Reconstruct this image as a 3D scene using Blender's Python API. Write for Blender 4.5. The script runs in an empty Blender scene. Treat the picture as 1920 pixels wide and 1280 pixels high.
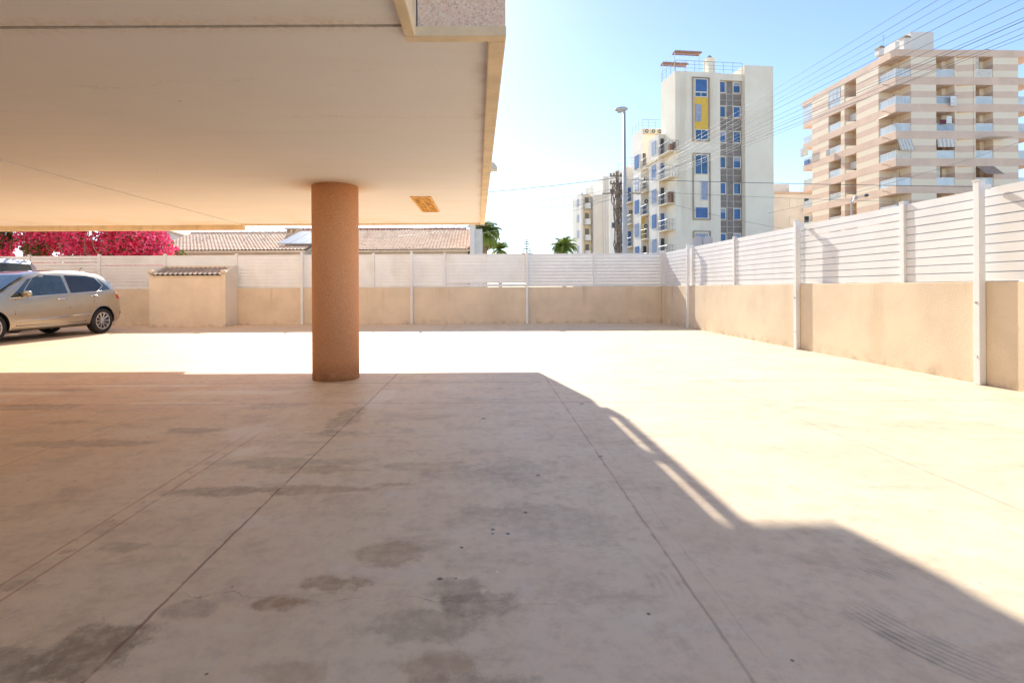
import bpy, bmesh, math, random
from mathutils import Vector, Matrix
random.seed(7)
R = math.radians
SC = bpy.context.scene
COL = SC.collection

# ------------------------------------------------------------------ camera, sky, sun, exposure
FPX = 950.0                      # focal length in photo pixels (photo is 1920 wide)
VX, VY, CH = 908.0, 541.0, 1.2   # vanishing point of the depth lines, camera height
cd = bpy.data.cameras.new('camera'); cam = bpy.data.objects.new('camera', cd); COL.objects.link(cam)
cd.sensor_width = 36; cd.lens = FPX/1920*36
cd.shift_x = (960-VX)/1920; cd.shift_y = -(640-VY)/1920
cd.clip_start = .05; cd.clip_end = 3000
cam.matrix_world = Matrix.Translation((0, 0, CH)) @ Matrix.Rotation(R(90), 4, 'X') @ Matrix.Rotation(R(-.29), 4, 'Z')
SC.camera = cam

SUNV = Vector((-.30, 1.38, 1.0)).normalized()
W = bpy.data.worlds.new('World'); SC.world = W; W.use_nodes = True
wn = W.node_tree; bg = wn.nodes['Background']
sky = wn.nodes.new('ShaderNodeTexSky'); sky.sky_type = 'NISHITA'; sky.sun_disc = False
sky.sun_elevation = math.asin(SUNV.z); sky.sun_rotation = math.atan2(SUNV.x, SUNV.y)
sky.altitude = 2500; sky.air_density = 1.0; sky.dust_density = 1.5; sky.ozone_density = 1.2
wn.links.new(sky.outputs[0], bg.inputs[0]); bg.inputs[1].default_value = .073
sl = bpy.data.lights.new('sun', 'SUN'); sun = bpy.data.objects.new('sun', sl); COL.objects.link(sun)
sl.energy = 2.0; sl.angle = R(.55); sl.color = (1, .93, .82)
sun.rotation_euler = SUNV.to_track_quat('Z', 'Y').to_euler()
SC.view_settings.view_transform = 'Standard'; SC.view_settings.look = 'None'
SC.view_settings.gamma = 1; SC.view_settings.exposure = 1.95
SC.cycles.max_bounces = 8; SC.cycles.diffuse_bounces = 6

# ------------------------------------------------------------------ material helpers
class T:
    def __init__(s, name):
        s.m = bpy.data.materials.new(name); s.m.use_nodes = True; s.t = s.m.node_tree
        s.b = s.t.nodes['Principled BSDF']; s._g = None
    def set(s, n, v): s.b.inputs[n].default_value = v
    def lk(s, a, b): s.t.links.new(a, b)
    @property
    def pos(s):
        if s._g is None: s._g = s.t.nodes.new('ShaderNodeNewGeometry')
        return s._g.outputs['Position']
    def objc(s): return s.t.nodes.new('ShaderNodeTexCoord').outputs['Object']
    def inp(s, sock, v):
        if isinstance(v, (int, float)): sock.default_value = v
        elif isinstance(v, tuple):
            sock.default_value = v if len(v) == len(sock.default_value) else (*v, 1)
        else: s.lk(v, sock)
    def m_(s, op, a, b=0.0, c=None, clamp=False):
        n = s.t.nodes.new('ShaderNodeMath'); n.operation = op; n.use_clamp = clamp
        s.inp(n.inputs[0], a); s.inp(n.inputs[1], b)
        if c is not None: s.inp(n.inputs[2], c)
        return n.outputs[0]
    def add(s, a, b): return s.m_('ADD', a, b)
    def sub(s, a, b): return s.m_('SUBTRACT', a, b)
    def mul(s, a, b): return s.m_('MULTIPLY', a, b)
    def mx(s, a, b): return s.m_('MAXIMUM', a, b)
    def step(s, v, lo, hi, a=0.0, b=1.0):        # smooth ramp
        n = s.t.nodes.new('ShaderNodeMapRange'); n.interpolation_type = 'SMOOTHSTEP'
        s.inp(n.inputs[0], v); n.inputs[1].default_value = lo; n.inputs[2].default_value = hi
        n.inputs[3].default_value = a; n.inputs[4].default_value = b
        return n.outputs[0]
    def noise(s, scale, vec=None, detail=5, rough=.6, stretch=None):
        n = s.t.nodes.new('ShaderNodeTexNoise'); n.inputs['Scale'].default_value = scale
        n.inputs['Detail'].default_value = detail; n.inputs['Roughness'].default_value = rough
        v = vec if vec is not None else s.pos
        if stretch:
            mp = s.t.nodes.new('ShaderNodeMapping'); mp.inputs['Scale'].default_value = stretch
            s.lk(v, mp.inputs[0]); v = mp.outputs[0]
        s.lk(v, n.inputs['Vector']); return n.outputs['Fac']
    def xyz(s, v=None):
        n = s.t.nodes.new('ShaderNodeSeparateXYZ'); s.lk(v if v is not None else s.pos, n.inputs[0]); return n.outputs
    def mix(s, f, a, b, mode='MIX'):
        n = s.t.nodes.new('ShaderNodeMix'); n.data_type = 'RGBA'; n.blend_type = mode
        s.inp(n.inputs[0], f); s.inp(n.inputs[6], a); s.inp(n.inputs[7], b); return n.outputs[2]
    def bump(s, h, strength=.3, dist=.02):
        n = s.t.nodes.new('ShaderNodeBump'); n.inputs['Strength'].default_value = strength
        n.inputs['Distance'].default_value = dist; s.lk(h, n.inputs['Height']); s.lk(n.outputs[0], s.b.inputs['Normal'])

def mat(name, col, rough=.8, metal=0, var=.10, scale=3, bump=0, bscale=60, stretch=None, dirt=None, spec=None, coat=0):
    t = T(name); t.set('Roughness', rough); t.set('Metallic', metal)
    if spec is not None: t.set('Specular IOR Level', spec)
    if coat: t.set('Coat Weight', coat); t.set('Coat Roughness', .06)
    n = t.noise(scale, stretch=stretch)
    d = tuple(c*(1-var*1.6) for c in col); l = tuple(min(.95, c*(1+var)) for c in col)
    c = t.mix(t.step(n, .3, .7), d, l)
    if dirt:
        n2 = t.noise(dirt[1], stretch=dirt[2]); c = t.mix(t.step(n2, .52, .75, 0, dirt[3]), c, dirt[0])
    t.lk(c, t.b.inputs['Base Color'])
    if bump: t.bump(t.noise(bscale, detail=3), bump)
    return t.m

# ------------------------------------------------------------------ mesh helpers
class MB:
    def __init__(s): s.v = []; s.f = []; s.mi = []; s.smooth = False
    def add(s, vs, fs, mi=0):
        o = len(s.v); s.v += [tuple(v) for v in vs]
        for f in fs: s.f.append([i+o for i in f]); s.mi.append(mi)
        return s
    def box(s, x0, x1, y0, y1, z0, z1, mi=0):
        x0, x1 = min(x0, x1), max(x0, x1); y0, y1 = min(y0, y1), max(y0, y1); z0, z1 = min(z0, z1), max(z0, z1)
        return s.add([(x0,y0,z0),(x1,y0,z0),(x1,y1,z0),(x0,y1,z0),(x0,y0,z1),(x1,y0,z1),(x1,y1,z1),(x0,y1,z1)],
                     [(0,3,2,1),(4,5,6,7),(0,1,5,4),(1,2,6,5),(2,3,7,6),(3,0,4,7)], mi)
    def tube(s, pts, r, n=6, mi=0, cap=True):
        pts = [Vector(p) for p in pts]; rs = r if isinstance(r, (list, tuple)) else [r]*len(pts); vs = []
        for i, p in enumerate(pts):
            d = (pts[min(i+1, len(pts)-1)]-pts[max(i-1, 0)]).normalized()
            a = Vector((0, 0, 1)) if abs(d.z) < .9 else Vector((1, 0, 0))
            u = d.cross(a).normalized(); w = d.cross(u)
            for k in range(n):
                t = 2*math.pi*k/n; vs.append(p+u*math.cos(t)*rs[i]+w*math.sin(t)*rs[i])
        fs = [(i*n+k, i*n+(k+1) % n, (i+1)*n+(k+1) % n, (i+1)*n+k) for i in range(len(pts)-1) for k in range(n)]
        if cap: fs += [tuple(range(n))[::-1], tuple((len(pts)-1)*n+k for k in range(n))]
        return s.add(vs, fs, mi)
    def lathe(s, prof, cx=0, cy=0, n=32, mi=0):     # prof: (r, z)
        vs = [(cx+r*math.cos(2*math.pi*k/n), cy+r*math.sin(2*math.pi*k/n), z) for r, z in prof for k in range(n)]
        fs = [(i*n+k, i*n+(k+1) % n, (i+1)*n+(k+1) % n, (i+1)*n+k) for i in range(len(prof)-1) for k in range(n)]
        fs += [tuple(range(n))[::-1], tuple((len(prof)-1)*n+k for k in range(n))]
        return s.add(vs, fs, mi)
    def prism(s, poly, axis, a, b, mi=0):           # poly in the two other axes, extruded from a to b
        def P(u, v, w): return {'x': (w, u, v), 'y': (u, w, v), 'z': (u, v, w)}[axis]
        n = len(poly); vs = [P(u, v, a) for u, v in poly]+[P(u, v, b) for u, v in poly]
        return s.add(vs, [tuple(range(n)), tuple(range(2*n-1, n-1, -1))]+[(i, i+n, (i+1) % n+n, (i+1) % n) for i in range(n)], mi)
    def build(s, name, mats, parent=None, bevel=0, smooth=False, fix=True):
        me = bpy.data.meshes.new(name); me.from_pydata(s.v, [], s.f)
        ml = mats if isinstance(mats, (list, tuple)) else [mats]
        for m in ml: me.materials.append(m)
        if len(ml) > 1: me.polygons.foreach_set('material_index', s.mi)
        if fix or bevel:
            bm = bmesh.new(); bm.from_mesh(me)
            if fix: bmesh.ops.recalc_face_normals(bm, faces=bm.faces)
            if bevel:
                bmesh.ops.bevel(bm, geom=[e for e in bm.edges if e.is_manifold and e.calc_face_angle(0) > .6], offset=bevel, segments=2, affect='EDGES', profile=.6)
            bm.to_mesh(me); bm.free()
        if smooth: me.polygons.foreach_set('use_smooth', [True]*len(me.polygons))
        me.update()
        o = bpy.data.objects.new(name, me); COL.objects.link(o)
        if parent is not None: o.parent = parent
        return o
def tag(o, label=None, cat=None, group=None, kind=None):
    if label: o['label'] = label
    if cat: o['category'] = cat
    if group: o['group'] = group
    if kind: o['kind'] = kind
    return o
def thing(name, label, cat, loc=(0, 0, 0), rz=0, group=None):
    o = bpy.data.objects.new(name, None); COL.objects.link(o); o.location = loc; o.rotation_euler = (0, 0, rz)
    o.empty_display_size = .2
    return tag(o, label, cat, group)
def box(name, m, par, *a, bevel=0): return MB().box(*a).build(name, m, par, bevel)
def at(px, py, Y):       # the point of the place that the photo shows at (px, py), Y metres ahead
    return Vector(((px-VX)*Y/FPX, Y, CH+(VY-.005*(px-VX)-py)*Y/FPX))
class Frame:             # a building's own axes: origin at its near corner, x along the front, y along the side
    def __init__(s, px, Y, deg, lean=0):
        s.X0 = (px-VX)*Y/FPX; s.Y0 = Y; s.a = R(deg); s.c = math.cos(s.a); s.s = math.sin(s.a); s.lean = lean
    def front(s, px, py=290):
        k = (px-s.lean*(py-290)-VX)/FPX; return (k*s.Y0-s.X0)/(s.c-k*s.s)
    def side(s, px, x=0, py=290):
        k = (px-s.lean*(py-290)-VX)/FPX; X0 = s.X0+s.c*x; Y0 = s.Y0+s.s*x; return (X0-k*Y0)/(s.s+k*s.c)
    def h(s, px, py, x=0, y=0):
        Y = s.Y0+s.s*x+s.c*y; return CH+(VY-.005*(px-VX)-py)*Y/FPX

# ------------------------------------------------------------------ materials
def yard_material():
    t = T('yard concrete'); x, y, z = t.xyz()
    big = t.noise(.33, detail=4); mid = t.noise(1.3, detail=6, rough=.65); fine = t.noise(14, detail=6, rough=.7); sp = t.noise(85, detail=4)
    strk = t.noise(2.2, stretch=(.8, 1.3, 1), detail=9, rough=.74)
    strk2 = t.noise(9, stretch=(2.2, .5, 1), detail=7, rough=.7)
    grit = t.noise(190, detail=3, rough=.8)
    c = t.mix(t.step(big, .35, .68), (.80, .655, .455), (.85, .715, .525))
    c = t.mix(t.step(mid, .35, .7, 0, .7), c, (.76, .565, .38))
    warm = t.mul(t.step(x, -5.5, .4, 1, 0), t.step(mid, .2, .75, .5, 1))
    c = t.mix(t.mul(warm, .85), c, (.78, .50, .27))
    c = t.mix(t.step(strk, .5, .74, 0, .45), c, (.40, .28, .18)); hz = t.noise(1.1, stretch=(.8, 1.3, 1), detail=9, rough=.78); c = t.mix(t.step(hz, .48, .66, 0, .35), c, (.58, .43, .29)); c = t.mix(t.step(hz, .40, .30, 0, .5), c, (.82, .77, .68))
    c = t.mix(t.step(strk2, .5, .8, 0, .28), c, (.70, .64, .58))
    c = t.mix(t.step(fine, .45, .75, 0, .28), c, (.40, .31, .24))
    c = t.mix(t.step(sp, .55, .8, 0, .3), c, (.78, .70, .60))
    m2 = t.noise(4.2, detail=7, rough=.72); c = t.mix(t.step(m2, .5, .72, 0, .45), c, (.52, .38, .26)); m3 = t.noise(2.1, detail=7, rough=.7, stretch=(.6, 1.5, 1)); c = t.mix(t.step(m3, .52, .75, 0, .4), c, (.80, .74, .67))
    c = t.mix(t.step(grit, .60, .74, 0, .5), c, (.30, .22, .16)); c = t.mix(t.step(grit, .38, .26, 0, .5), c, (.86, .80, .70))
    vo = t.t.nodes.new('ShaderNodeTexVoronoi'); vo.inputs['Scale'].default_value = 7; t.lk(t.pos, vo.inputs['Vector']); vs_ = t.xyz(vo.outputs['Color'])
    c = t.mix(t.mul(t.step(vo.outputs['Distance'], .035, .06, 1, 0), t.step(vs_[0], .80, .82)), c, (.24, .18, .13))
    c = t.mix(t.mul(t.step(vo.outputs['Distance'], .03, .05, 1, 0), t.step(vs_[1], .86, .88)), c, (.90, .86, .80))
    wob = t.add(t.mul(t.sub(t.noise(3.1, detail=4, rough=.6), .5), .9), t.mul(t.sub(t.noise(13, detail=9, rough=.75), .5), .8))
    def blob(cx, cy, rx, ry, col, k, c, ang=0, edge=.30, ws=1.2):
        dx = t.sub(x, cx); dy = t.sub(y, cy); ca, sa = math.cos(ang), math.sin(ang)
        u = t.add(t.mul(dx, ca/rx), t.mul(dy, sa/rx)); v = t.sub(t.mul(dy, ca/ry), t.mul(dx, sa/ry))
        d = t.m_('SQRT', t.add(t.mul(u, u), t.mul(v, v))); d = t.add(d, t.mul(wob, ws*2.2))
        return t.mix(t.mul(t.step(d, 1-edge, 1+edge, 1, 0), t.mul(t.step(fine, .3, .6, .55, 1), k)), c, col)
    dk, br, gr = (.28, .20, .125), (.42, .26, .14), (.30, .235, .165)
    for a in [(-1.33, 1.66, .16, .13, dk, .8), (-1.55, 1.60, .20, .10, gr, .7), (-.78, 1.93, .12, .05, br, .9), (-.62, 2.06, .13, .055, br, .75),
              (-.42, 2.28, .14, .09, br, .55), (-.10, 2.02, .12, .09, dk, .5), (-.03, 1.93, .15, .07, dk, .5), (-.25, 1.80, .18, .09, dk, .45),
              (-.15, 1.60, .14, .06, br, .5), (-.05, 1.52, .2, .05, dk, .45), (-.62, 1.58, .10, .05, br, .4), (-1.6, 3.0, .32, .07, dk, .5), (-1.05, 3.02, .35, .06, br, .5),
              (-1.45, 3.5, .5, .10, dk, .35), (-1.15, 3.35, .3, .07, br, .4), (-.55, 3.1, .12, .04, br, .6), (-.35, 3.4, .3, .1, br, .3),
              (-3.2, 3.95, .5, .09, dk, .4), (-2.5, 4.3, .22, .09, dk, .4), (-4.6, 5.2, .5, .13, dk, .5), (-2.2, 5.2, .3, .12, dk, .35),
              (-1.28, 4.7, .12, .45, dk, .45), (-1.2, 4.2, .2, .12, dk, .3), (-3.8, 4.6, .3, .06, br, .5), (-1.9, 2.05, .1, .05, dk, .4), (-1.7, 2.35, .1, .05, dk, .4),
              (-6.4, 6.1, 1.6, .14, dk, .35), (.5, 6.9, .5, .1, dk, .15), (1.5, 4.1, .25, .04, dk, .2), (2.4, 3.0, .3, .05, dk, .2),
              (-1.1, 1.9, .08, .05, dk, .4), (.3, 2.6, .35, .2, gr, .25), (.15, 3.3, .3, .25, gr, .25)]:
        c = blob(*a[:6], c)
    for cx, cy, rx, ry in [(-2.0, 4.25, .16, .28), (-1.15, 5.6, .12, .5), (-3.0, 5.9, .8, .12), (-4.3, 6.35, 1.0, .08), (-1.75, 3.75, .1, .12), (-3.3, 5.35, .7, .05), (-5.4, 5.9, .6, .1)]:
        c = blob(cx, cy, rx, ry, (.88, .78, .64), .6, c)
    # scored joints, chalked parking lines, cracks
    jit = t.mul(t.sub(t.noise(7, detail=4), .5), .022)
    brk = t.step(t.noise(3.5, detail=5, rough=.7), .36, .52)
    def line(co, a, w, col, k, c, lo=None, other=None, hi=None, br_=True):
        d = t.m_('ABSOLUTE', t.add(t.sub(co, a), jit)); f = t.mul(t.step(d, w*.6, w*1.5, 1, 0), k)
        if br_: f = t.mul(f, t.add(t.mul(brk, .6), .4))
        if lo is not None: f = t.mul(f, t.mul(t.step(other, lo-.1, lo+.1), t.step(other, hi-.6, hi+.1, 1, 0)))
        return t.mix(f, c, col)
    for a, k in ((2.85, .45), (4.9, .45), (-3.3, .35), (-5.35, .45), (-1.23, .75), (.81, .40), (-7.4, .7), (-13.5, .7)):
        c = line(x, a, .0062, (.24, .12, .07), k, c)
    c = line(x, .90, .003, (.40, .26, .18), .25, c)
    for a in (-1.97, -1.87): c = line(x, a, .006, (.46, .20, .12), .6, c, -1, y, 4.4)
    patch = t.mul(t.step(t.m_('ABSOLUTE', t.sub(x, -1.92)), .03, .05, 1, 0), t.mul(t.step(t.noise(11, detail=5), .56, .64), t.step(y, 3.5, 4.4, 1, 0)))
    c = t.mix(t.mul(patch, .35), c, (.46, .20, .12))
    for a, col, k in ((6.45, (.30, .20, .14), .8), (9.4, (.34, .24, .17), .7), (15.3, (.34, .24, .17), .6), (5.30, (.44, .20, .14), .55), (5.18, (.70, .60, .54), .5), (12.2, (.34, .21, .14), .5), (6.62, (.4, .28, .2), .4)):
        c = line(y, a, .012, col, k, c)
    nz = t.sub(t.noise(2.6, detail=5, rough=.6), .5)
    for y0, sl_, xa, xb, k in ((1.93, -.05, -1.18, .28, .5), (2.30, -.42, -1.9, -1.25, .3)):
        d = t.m_('ABSOLUTE', t.sub(t.sub(y, y0), t.add(t.mul(nz, .30), t.mul(x, sl_))))
        f = t.mul(t.mul(t.step(d, .0005, .004, 1, 0), k), t.mul(t.step(x, xa-.05, xa+.05), t.step(x, xb-.1, xb+.05, 1, 0)))
        f = t.mul(f, t.step(t.noise(2.3), .36, .5))
        c = t.mix(f, c, (.22, .15, .10))
    # rubber scuffs: parallel curved strips
    def scuff(cx, cy, r0, r1, pitch, a0, a1, k, c):
        dx = t.sub(x, cx); dy = t.sub(y, cy); rr = t.m_('SQRT', t.add(t.mul(dx, dx), t.mul(dy, dy))); th = t.m_('ARCTAN2', dy, dx)
        rr2 = t.add(rr, t.mul(wob, .02))
        st = t.mul(t.step(t.m_('SINE', t.mul(rr2, 2*math.pi/pitch)), -.3, .9, .25, 1), t.step(mid, .3, .6, .35, 1))
        f = t.mul(st, t.mul(t.step(rr2, r0-.02, r0+.01), t.step(rr2, r1-.02, r1+.02, 1, 0)))
        f = t.mul(f, t.mul(t.step(t.add(th, t.mul(wob, .15)), a0-.08, a0+.16), t.step(t.add(th, t.mul(wob, .15)), a1-.16, a1+.08, 1, 0)))
        return t.mix(t.mul(f, t.mul(t.step(fine, .3, .6, .4, 1), k)), c, (.20, .17, .155))
    c = scuff(2.23, 2.14, .82, .98, .026, -2.85, -2.42, .6, c)
    c = scuff(2.30, 2.25, 1.02, 1.10, .03, -2.70, -2.45, .35, c)
    c = scuff(2.415, 2.60, .84, .95, .026, -2.68, -2.50, .7, c)
    c = scuff(2.9, 3.2, 1.3, 1.4, .03, -2.60, -2.48, .35, c)
    c = scuff(-.06, 2.06, .72, .86, .036, -.075, .075, .5, c)
    c = scuff(1.2, 3.9, 1.2, 1.32, .035, -2.6, -2.4, .25, c)
    c = scuff(3.6, 3.9, 1.1, 1.25, .04, -1.9, -1.7, .25, c)
    c = scuff(.6, 4.1, 1.0, 1.2, .04, -1.75, -1.5, .2, c)
    for px, py, r in ((922, 995, .012), (950, 1003, .012), (983, 963, .012), (863, 1029, .009), (822, 1088, .012), (921, 1003, .008), (905, 786, .02), (1090, 758, .022),
                      (1124, 857, .015), (1213, 1154, .007), (1007, 893, .012), (852, 1087, .006), (1178, 788, .012), (770, 682, .05), (756, 684, .035)):
        p = at(px, py, 1); q = (CH)/(CH-p.z); X, Y = p.x*q, q
        dx = t.sub(x, X); dy = t.sub(y, Y); d = t.m_('SQRT', t.add(t.mul(dx, dx), t.mul(dy, dy))); d = t.add(d, t.mul(wob, r))
        c = t.mix(t.step(d, r*.6, r*1.3, .85, 0), c, (.10, .08, .07))
    t.lk(c, t.b.inputs['Base Color'])
    t.lk(t.step(fine, .2, .8, .45, .68), t.b.inputs['Roughness']); t.set('Specular IOR Level', .35)
    t.bump(t.add(t.mul(fine, .6), t.mul(sp, .25)), .12, .01)
    return t.m

def plaster_material(name, col, stain, k=.6, z0=1.26, bump=.5):
    t = T(name); x, y, z = t.xyz()
    n = t.noise(1.1, detail=5); g = t.noise(75, detail=4, rough=.7); st = t.noise(1.25, stretch=(1, 1, .12), detail=6, rough=.65)
    c = t.mix(t.step(n, .3, .7), tuple(v*.90 for v in col), tuple(min(.9, v*1.06) for v in col))
    c = t.mix(t.mul(t.step(st, .54, .72, 0, k), t.step(z, .1, z0, .35, 1)), c, stain)
    st2 = t.noise(3.1, stretch=(1, 1, .06), detail=5, rough=.6); c = t.mix(t.mul(t.step(st2, .60, .72, 0, k*.9), t.step(z, z0*.25, z0, 0, 1)), c, tuple(v*.75 for v in stain))
    c = t.mix(t.mul(t.step(z, .0, .22, 1, 0), t.step(t.noise(4, detail=6), .42, .7, .0, .55)), c, tuple(v*.55 for v in stain))
    c = t.mix(t.step(g, .45, .75, 0, .35), c, tuple(v*.72 for v in col))
    t.lk(c, t.b.inputs['Base Color']); t.set('Roughness', .9); t.set('Specular IOR Level', .2)
    t.bump(g, bump, .012); return t.m

def granite_material(name, a, b, c_, sc=60):
    t = T(name)
    v = t.t.nodes.new('ShaderNodeTexVoronoi'); v.inputs['Scale'].default_value = sc*1.3; t.lk(t.pos, v.inputs['Vector'])
    s = t.xyz(v.outputs['Color'])
    n = t.noise(1.2, detail=4)
    c = t.mix(t.step(s[0], .25, .75), a, b); c = t.mix(t.step(s[1], .72, .9, 0, .9), c, c_)
    c = t.mix(t.step(s[2], .8, .95, 0, .6), c, tuple(v_*.55 for v_ in a)); c = t.mix(t.step(n, .4, .75, 0, .35), c, a)
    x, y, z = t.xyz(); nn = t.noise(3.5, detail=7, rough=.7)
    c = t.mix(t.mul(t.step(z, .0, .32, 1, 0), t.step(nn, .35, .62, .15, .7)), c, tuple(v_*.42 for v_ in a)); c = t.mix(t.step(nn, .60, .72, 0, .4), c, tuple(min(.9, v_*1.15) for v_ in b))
    t.lk(c, t.b.inputs['Base Color']); t.set('Roughness', .85); t.bump(s[0], .6, .008); return t.m

def ceiling_material():
    t = T('soffit paint'); x, y, z = t.xyz(); n = t.noise(.5, detail=5); s = t.noise(1.6, stretch=(.4, 3, 1), detail=6); f = t.noise(30, detail=5)
    c = t.mix(t.step(n, .3, .7), (.82, .81, .78), (.86, .85, .83))
    c = t.mix(t.step(s, .5, .75, 0, .12), c, (.66, .55, .42)); c = t.mix(t.step(f, .5, .8, 0, .08), c, (.60, .5, .38))
    nz = t.sub(t.noise(1.7, detail=8, rough=.75), .5)
    for a_, b_, k_ in ((4.1, .06, .5), (7.4, -.03, .35), (3.1, -.12, .35)):
        d0 = t.m_('ABSOLUTE', t.sub(t.sub(y, a_), t.add(t.mul(nz, .5), t.mul(x, b_)))); c = t.mix(t.mul(t.step(d0, .001, .006, 1, 0), t.mul(t.step(t.noise(.8), .5, .6), k_)), c, (.45, .34, .22))
    vo = t.t.nodes.new('ShaderNodeTexVoronoi'); vo.inputs['Scale'].default_value = 3.2; t.lk(t.pos, vo.inputs['Vector']); vs_ = t.xyz(vo.outputs['Color'])
    c = t.mix(t.mul(t.step(vo.outputs['Distance'], .02, .05, 1, 0), t.mul(t.step(vs_[0], .8, .82), .6)), c, (.45, .30, .18))
    damp = t.mul(t.step(t.noise(.9, detail=5), .45, .62), t.mul(t.step(y, 9.0, 10.4), .5)); c = t.mix(damp, c, (.76, .64, .46))
    dx = t.sub(x, -2.0); dy = t.sub(y, 6.82); d = t.m_('SQRT', t.add(t.mul(dx, dx), t.mul(dy, dy)))     # browner ring round the pillar head, fading outwards
    c = t.mix(t.mul(t.step(t.add(d, t.mul(n, .5)), .45, .95, 1, 0), .55), c, (.62, .40, .18))
    d2 = t.sub(y, 2.65)
    c = t.mix(t.mul(t.step(t.m_('ABSOLUTE', d2), .0, .12, 1, 0), t.step(f, .4, .7, .1, .5)), c, (.66, .50, .32))
    ed = t.mul(t.step(x, -.14, .03), t.step(t.noise(3, detail=6), .45, .65, .1, .7)); c = t.mix(ed, c, (.58, .46, .36))
    t.lk(c, t.b.inputs['Base Color']); t.set('Roughness', .85); t.set('Specular IOR Level', .2); t.bump(f, .08, .01); return t.m

M = {}
M['yard'] = yard_material()
M['earth'] = mat('dry ground', (.56, .48, .37), .95, var=.2, scale=.15)
M['asphalt'] = mat('asphalt', (.06, .06, .058), .9, var=.2, scale=2)
M['wall'] = plaster_material('wall render', (.78, .645, .475), (.58, .44, .28), .5)
M['hut'] = plaster_material('hut render', (.82, .70, .54), (.56, .42, .27), .35, 2.0, .35)
M['ceiling'] = ceiling_material()
M['rim'] = mat('rim stone', (.84, .69, .47), .75, var=.08, scale=4, bump=.15, bscale=40, dirt=((.60, .40, .19), 6, (1, 1, 1), .55))
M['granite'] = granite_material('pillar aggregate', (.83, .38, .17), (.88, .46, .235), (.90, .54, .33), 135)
M['pinkstone'] = granite_material('pink facing aggregate', (.84, .62, .49), (.90, .74, .61), (.92, .84, .75), 85)
M['groove'] = mat('dark joint', (.10, .055, .025), .9)
M['white'] = mat('white fence paint', (.80, .80, .785), .38, var=.03, scale=2, dirt=((.60, .54, .45), 2.0, (1, 1, .4), .3), spec=.5)
M['white2'] = mat('white facade paint', (.80, .77, .71), .7, var=.04)
M['rust'] = mat('rusty plate', (.78, .34, .055), .8, var=.5, scale=14, dirt=((.14, .045, .012), 20, (1, 1, 1), .95), bump=.4, bscale=50)
M['rustframe'] = mat('rusty frame', (.80, .46, .16), .8, var=.2, scale=10)
def paint_(name, col, rough=.28): 
    m = mat(name, col, rough, .65, var=.02, scale=4, coat=1.0); return m
M['carpaint'] = paint_('champagne metallic paint', (.44, .385, .30))
M['vanpaint'] = paint_('silver paint', (.50, .51, .53), .3)
M['rubber'] = mat('tyre rubber', (.022, .021, .02), .8)
M['black'] = mat('black plastic', (.02, .02, .02), .5)
M['chrome'] = mat('chrome', (.75, .75, .74), .18, 1.0, var=.02)
M['alloy'] = mat('wheel alloy', (.60, .60, .60), .35, .9, var=.03)
M['glass'] = mat('car glass', (.035, .055, .065), .04, .0, var=.3, scale=2, spec=.8, coat=.5)
M['tint'] = mat('tinted glass', (.02, .02, .02), .05, .0, var=.3, scale=2, spec=.7)
M['redlens'] = mat('red lens', (.45, .03, .02), .2, var=.1)
M['clear'] = mat('lamp lens', (.6, .6, .58), .15, .2, var=.05)

def leafmat(name, cols, rough=.6, sc=3.5):
    t = T(name); n = t.noise(sc, detail=4, rough=.7); f = t.noise(22, detail=3)
    c = t.mix(t.step(n, .38, .62), cols[0], cols[1]); c = t.mix(t.step(f, .45, .7, 0, .7), c, cols[2])
    t.lk(c, t.b.inputs['Base Color']); t.set('Roughness', rough); t.set('Specular IOR Level', .25)
    tr = t.t.nodes.new('ShaderNodeBsdfTranslucent'); t.lk(c, tr.inputs[0])
    ms = t.t.nodes.new('ShaderNodeMixShader'); ms.inputs[0].default_value = .35
    out = t.t.nodes['Material Output']; t.lk(t.b.outputs[0], ms.inputs[1]); t.lk(tr.outputs[0], ms.inputs[2]); t.lk(ms.outputs[0], out.inputs[0])
    return t.m
M['bract'] = leafmat('bougainvillea bracts', [(.86, .045, .17), (.94, .24, .46), (.66, .02, .07)])
M['bleaf'] = leafmat('bougainvillea leaves', [(.07, .11, .02), (.16, .18, .04), (.05, .08, .02)])
M['palmleaf'] = leafmat('palm fronds', [(.20, .30, .06), (.34, .42, .10), (.52, .46, .12)], sc=1.5)
M['pineleaf'] = leafmat('conifer needles', [(.05, .09, .04), (.08, .13, .06), (.05, .08, .04)])
M['bark'] = mat('bark', (.34, .25, .17), .9, var=.3, scale=6, bump=.5, bscale=20)

# ------------------------------------------------------------------ ground
tag(MB().add([(-1500, -600, 0), (1500, -600, 0), (1500, 2400, 0), (-1500, 2400, 0)], [(0, 1, 2, 3)]).build('ground', M['earth']), kind='structure')
def sheet(name, x0, x1, y0, y1, z, m):
    return tag(MB().add([(x0, y0, z), (x1, y0, z), (x1, y1, z), (x0, y1, z)], [(0, 1, 2, 3)]).build(name, m, fix=False), kind='structure')
sheet('road', 6.6, 17, -40, 120, .004, M['asphalt'])
sheet('concrete_yard', -24, 6.1, -14, 17.35, .008, M['yard'])

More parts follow.
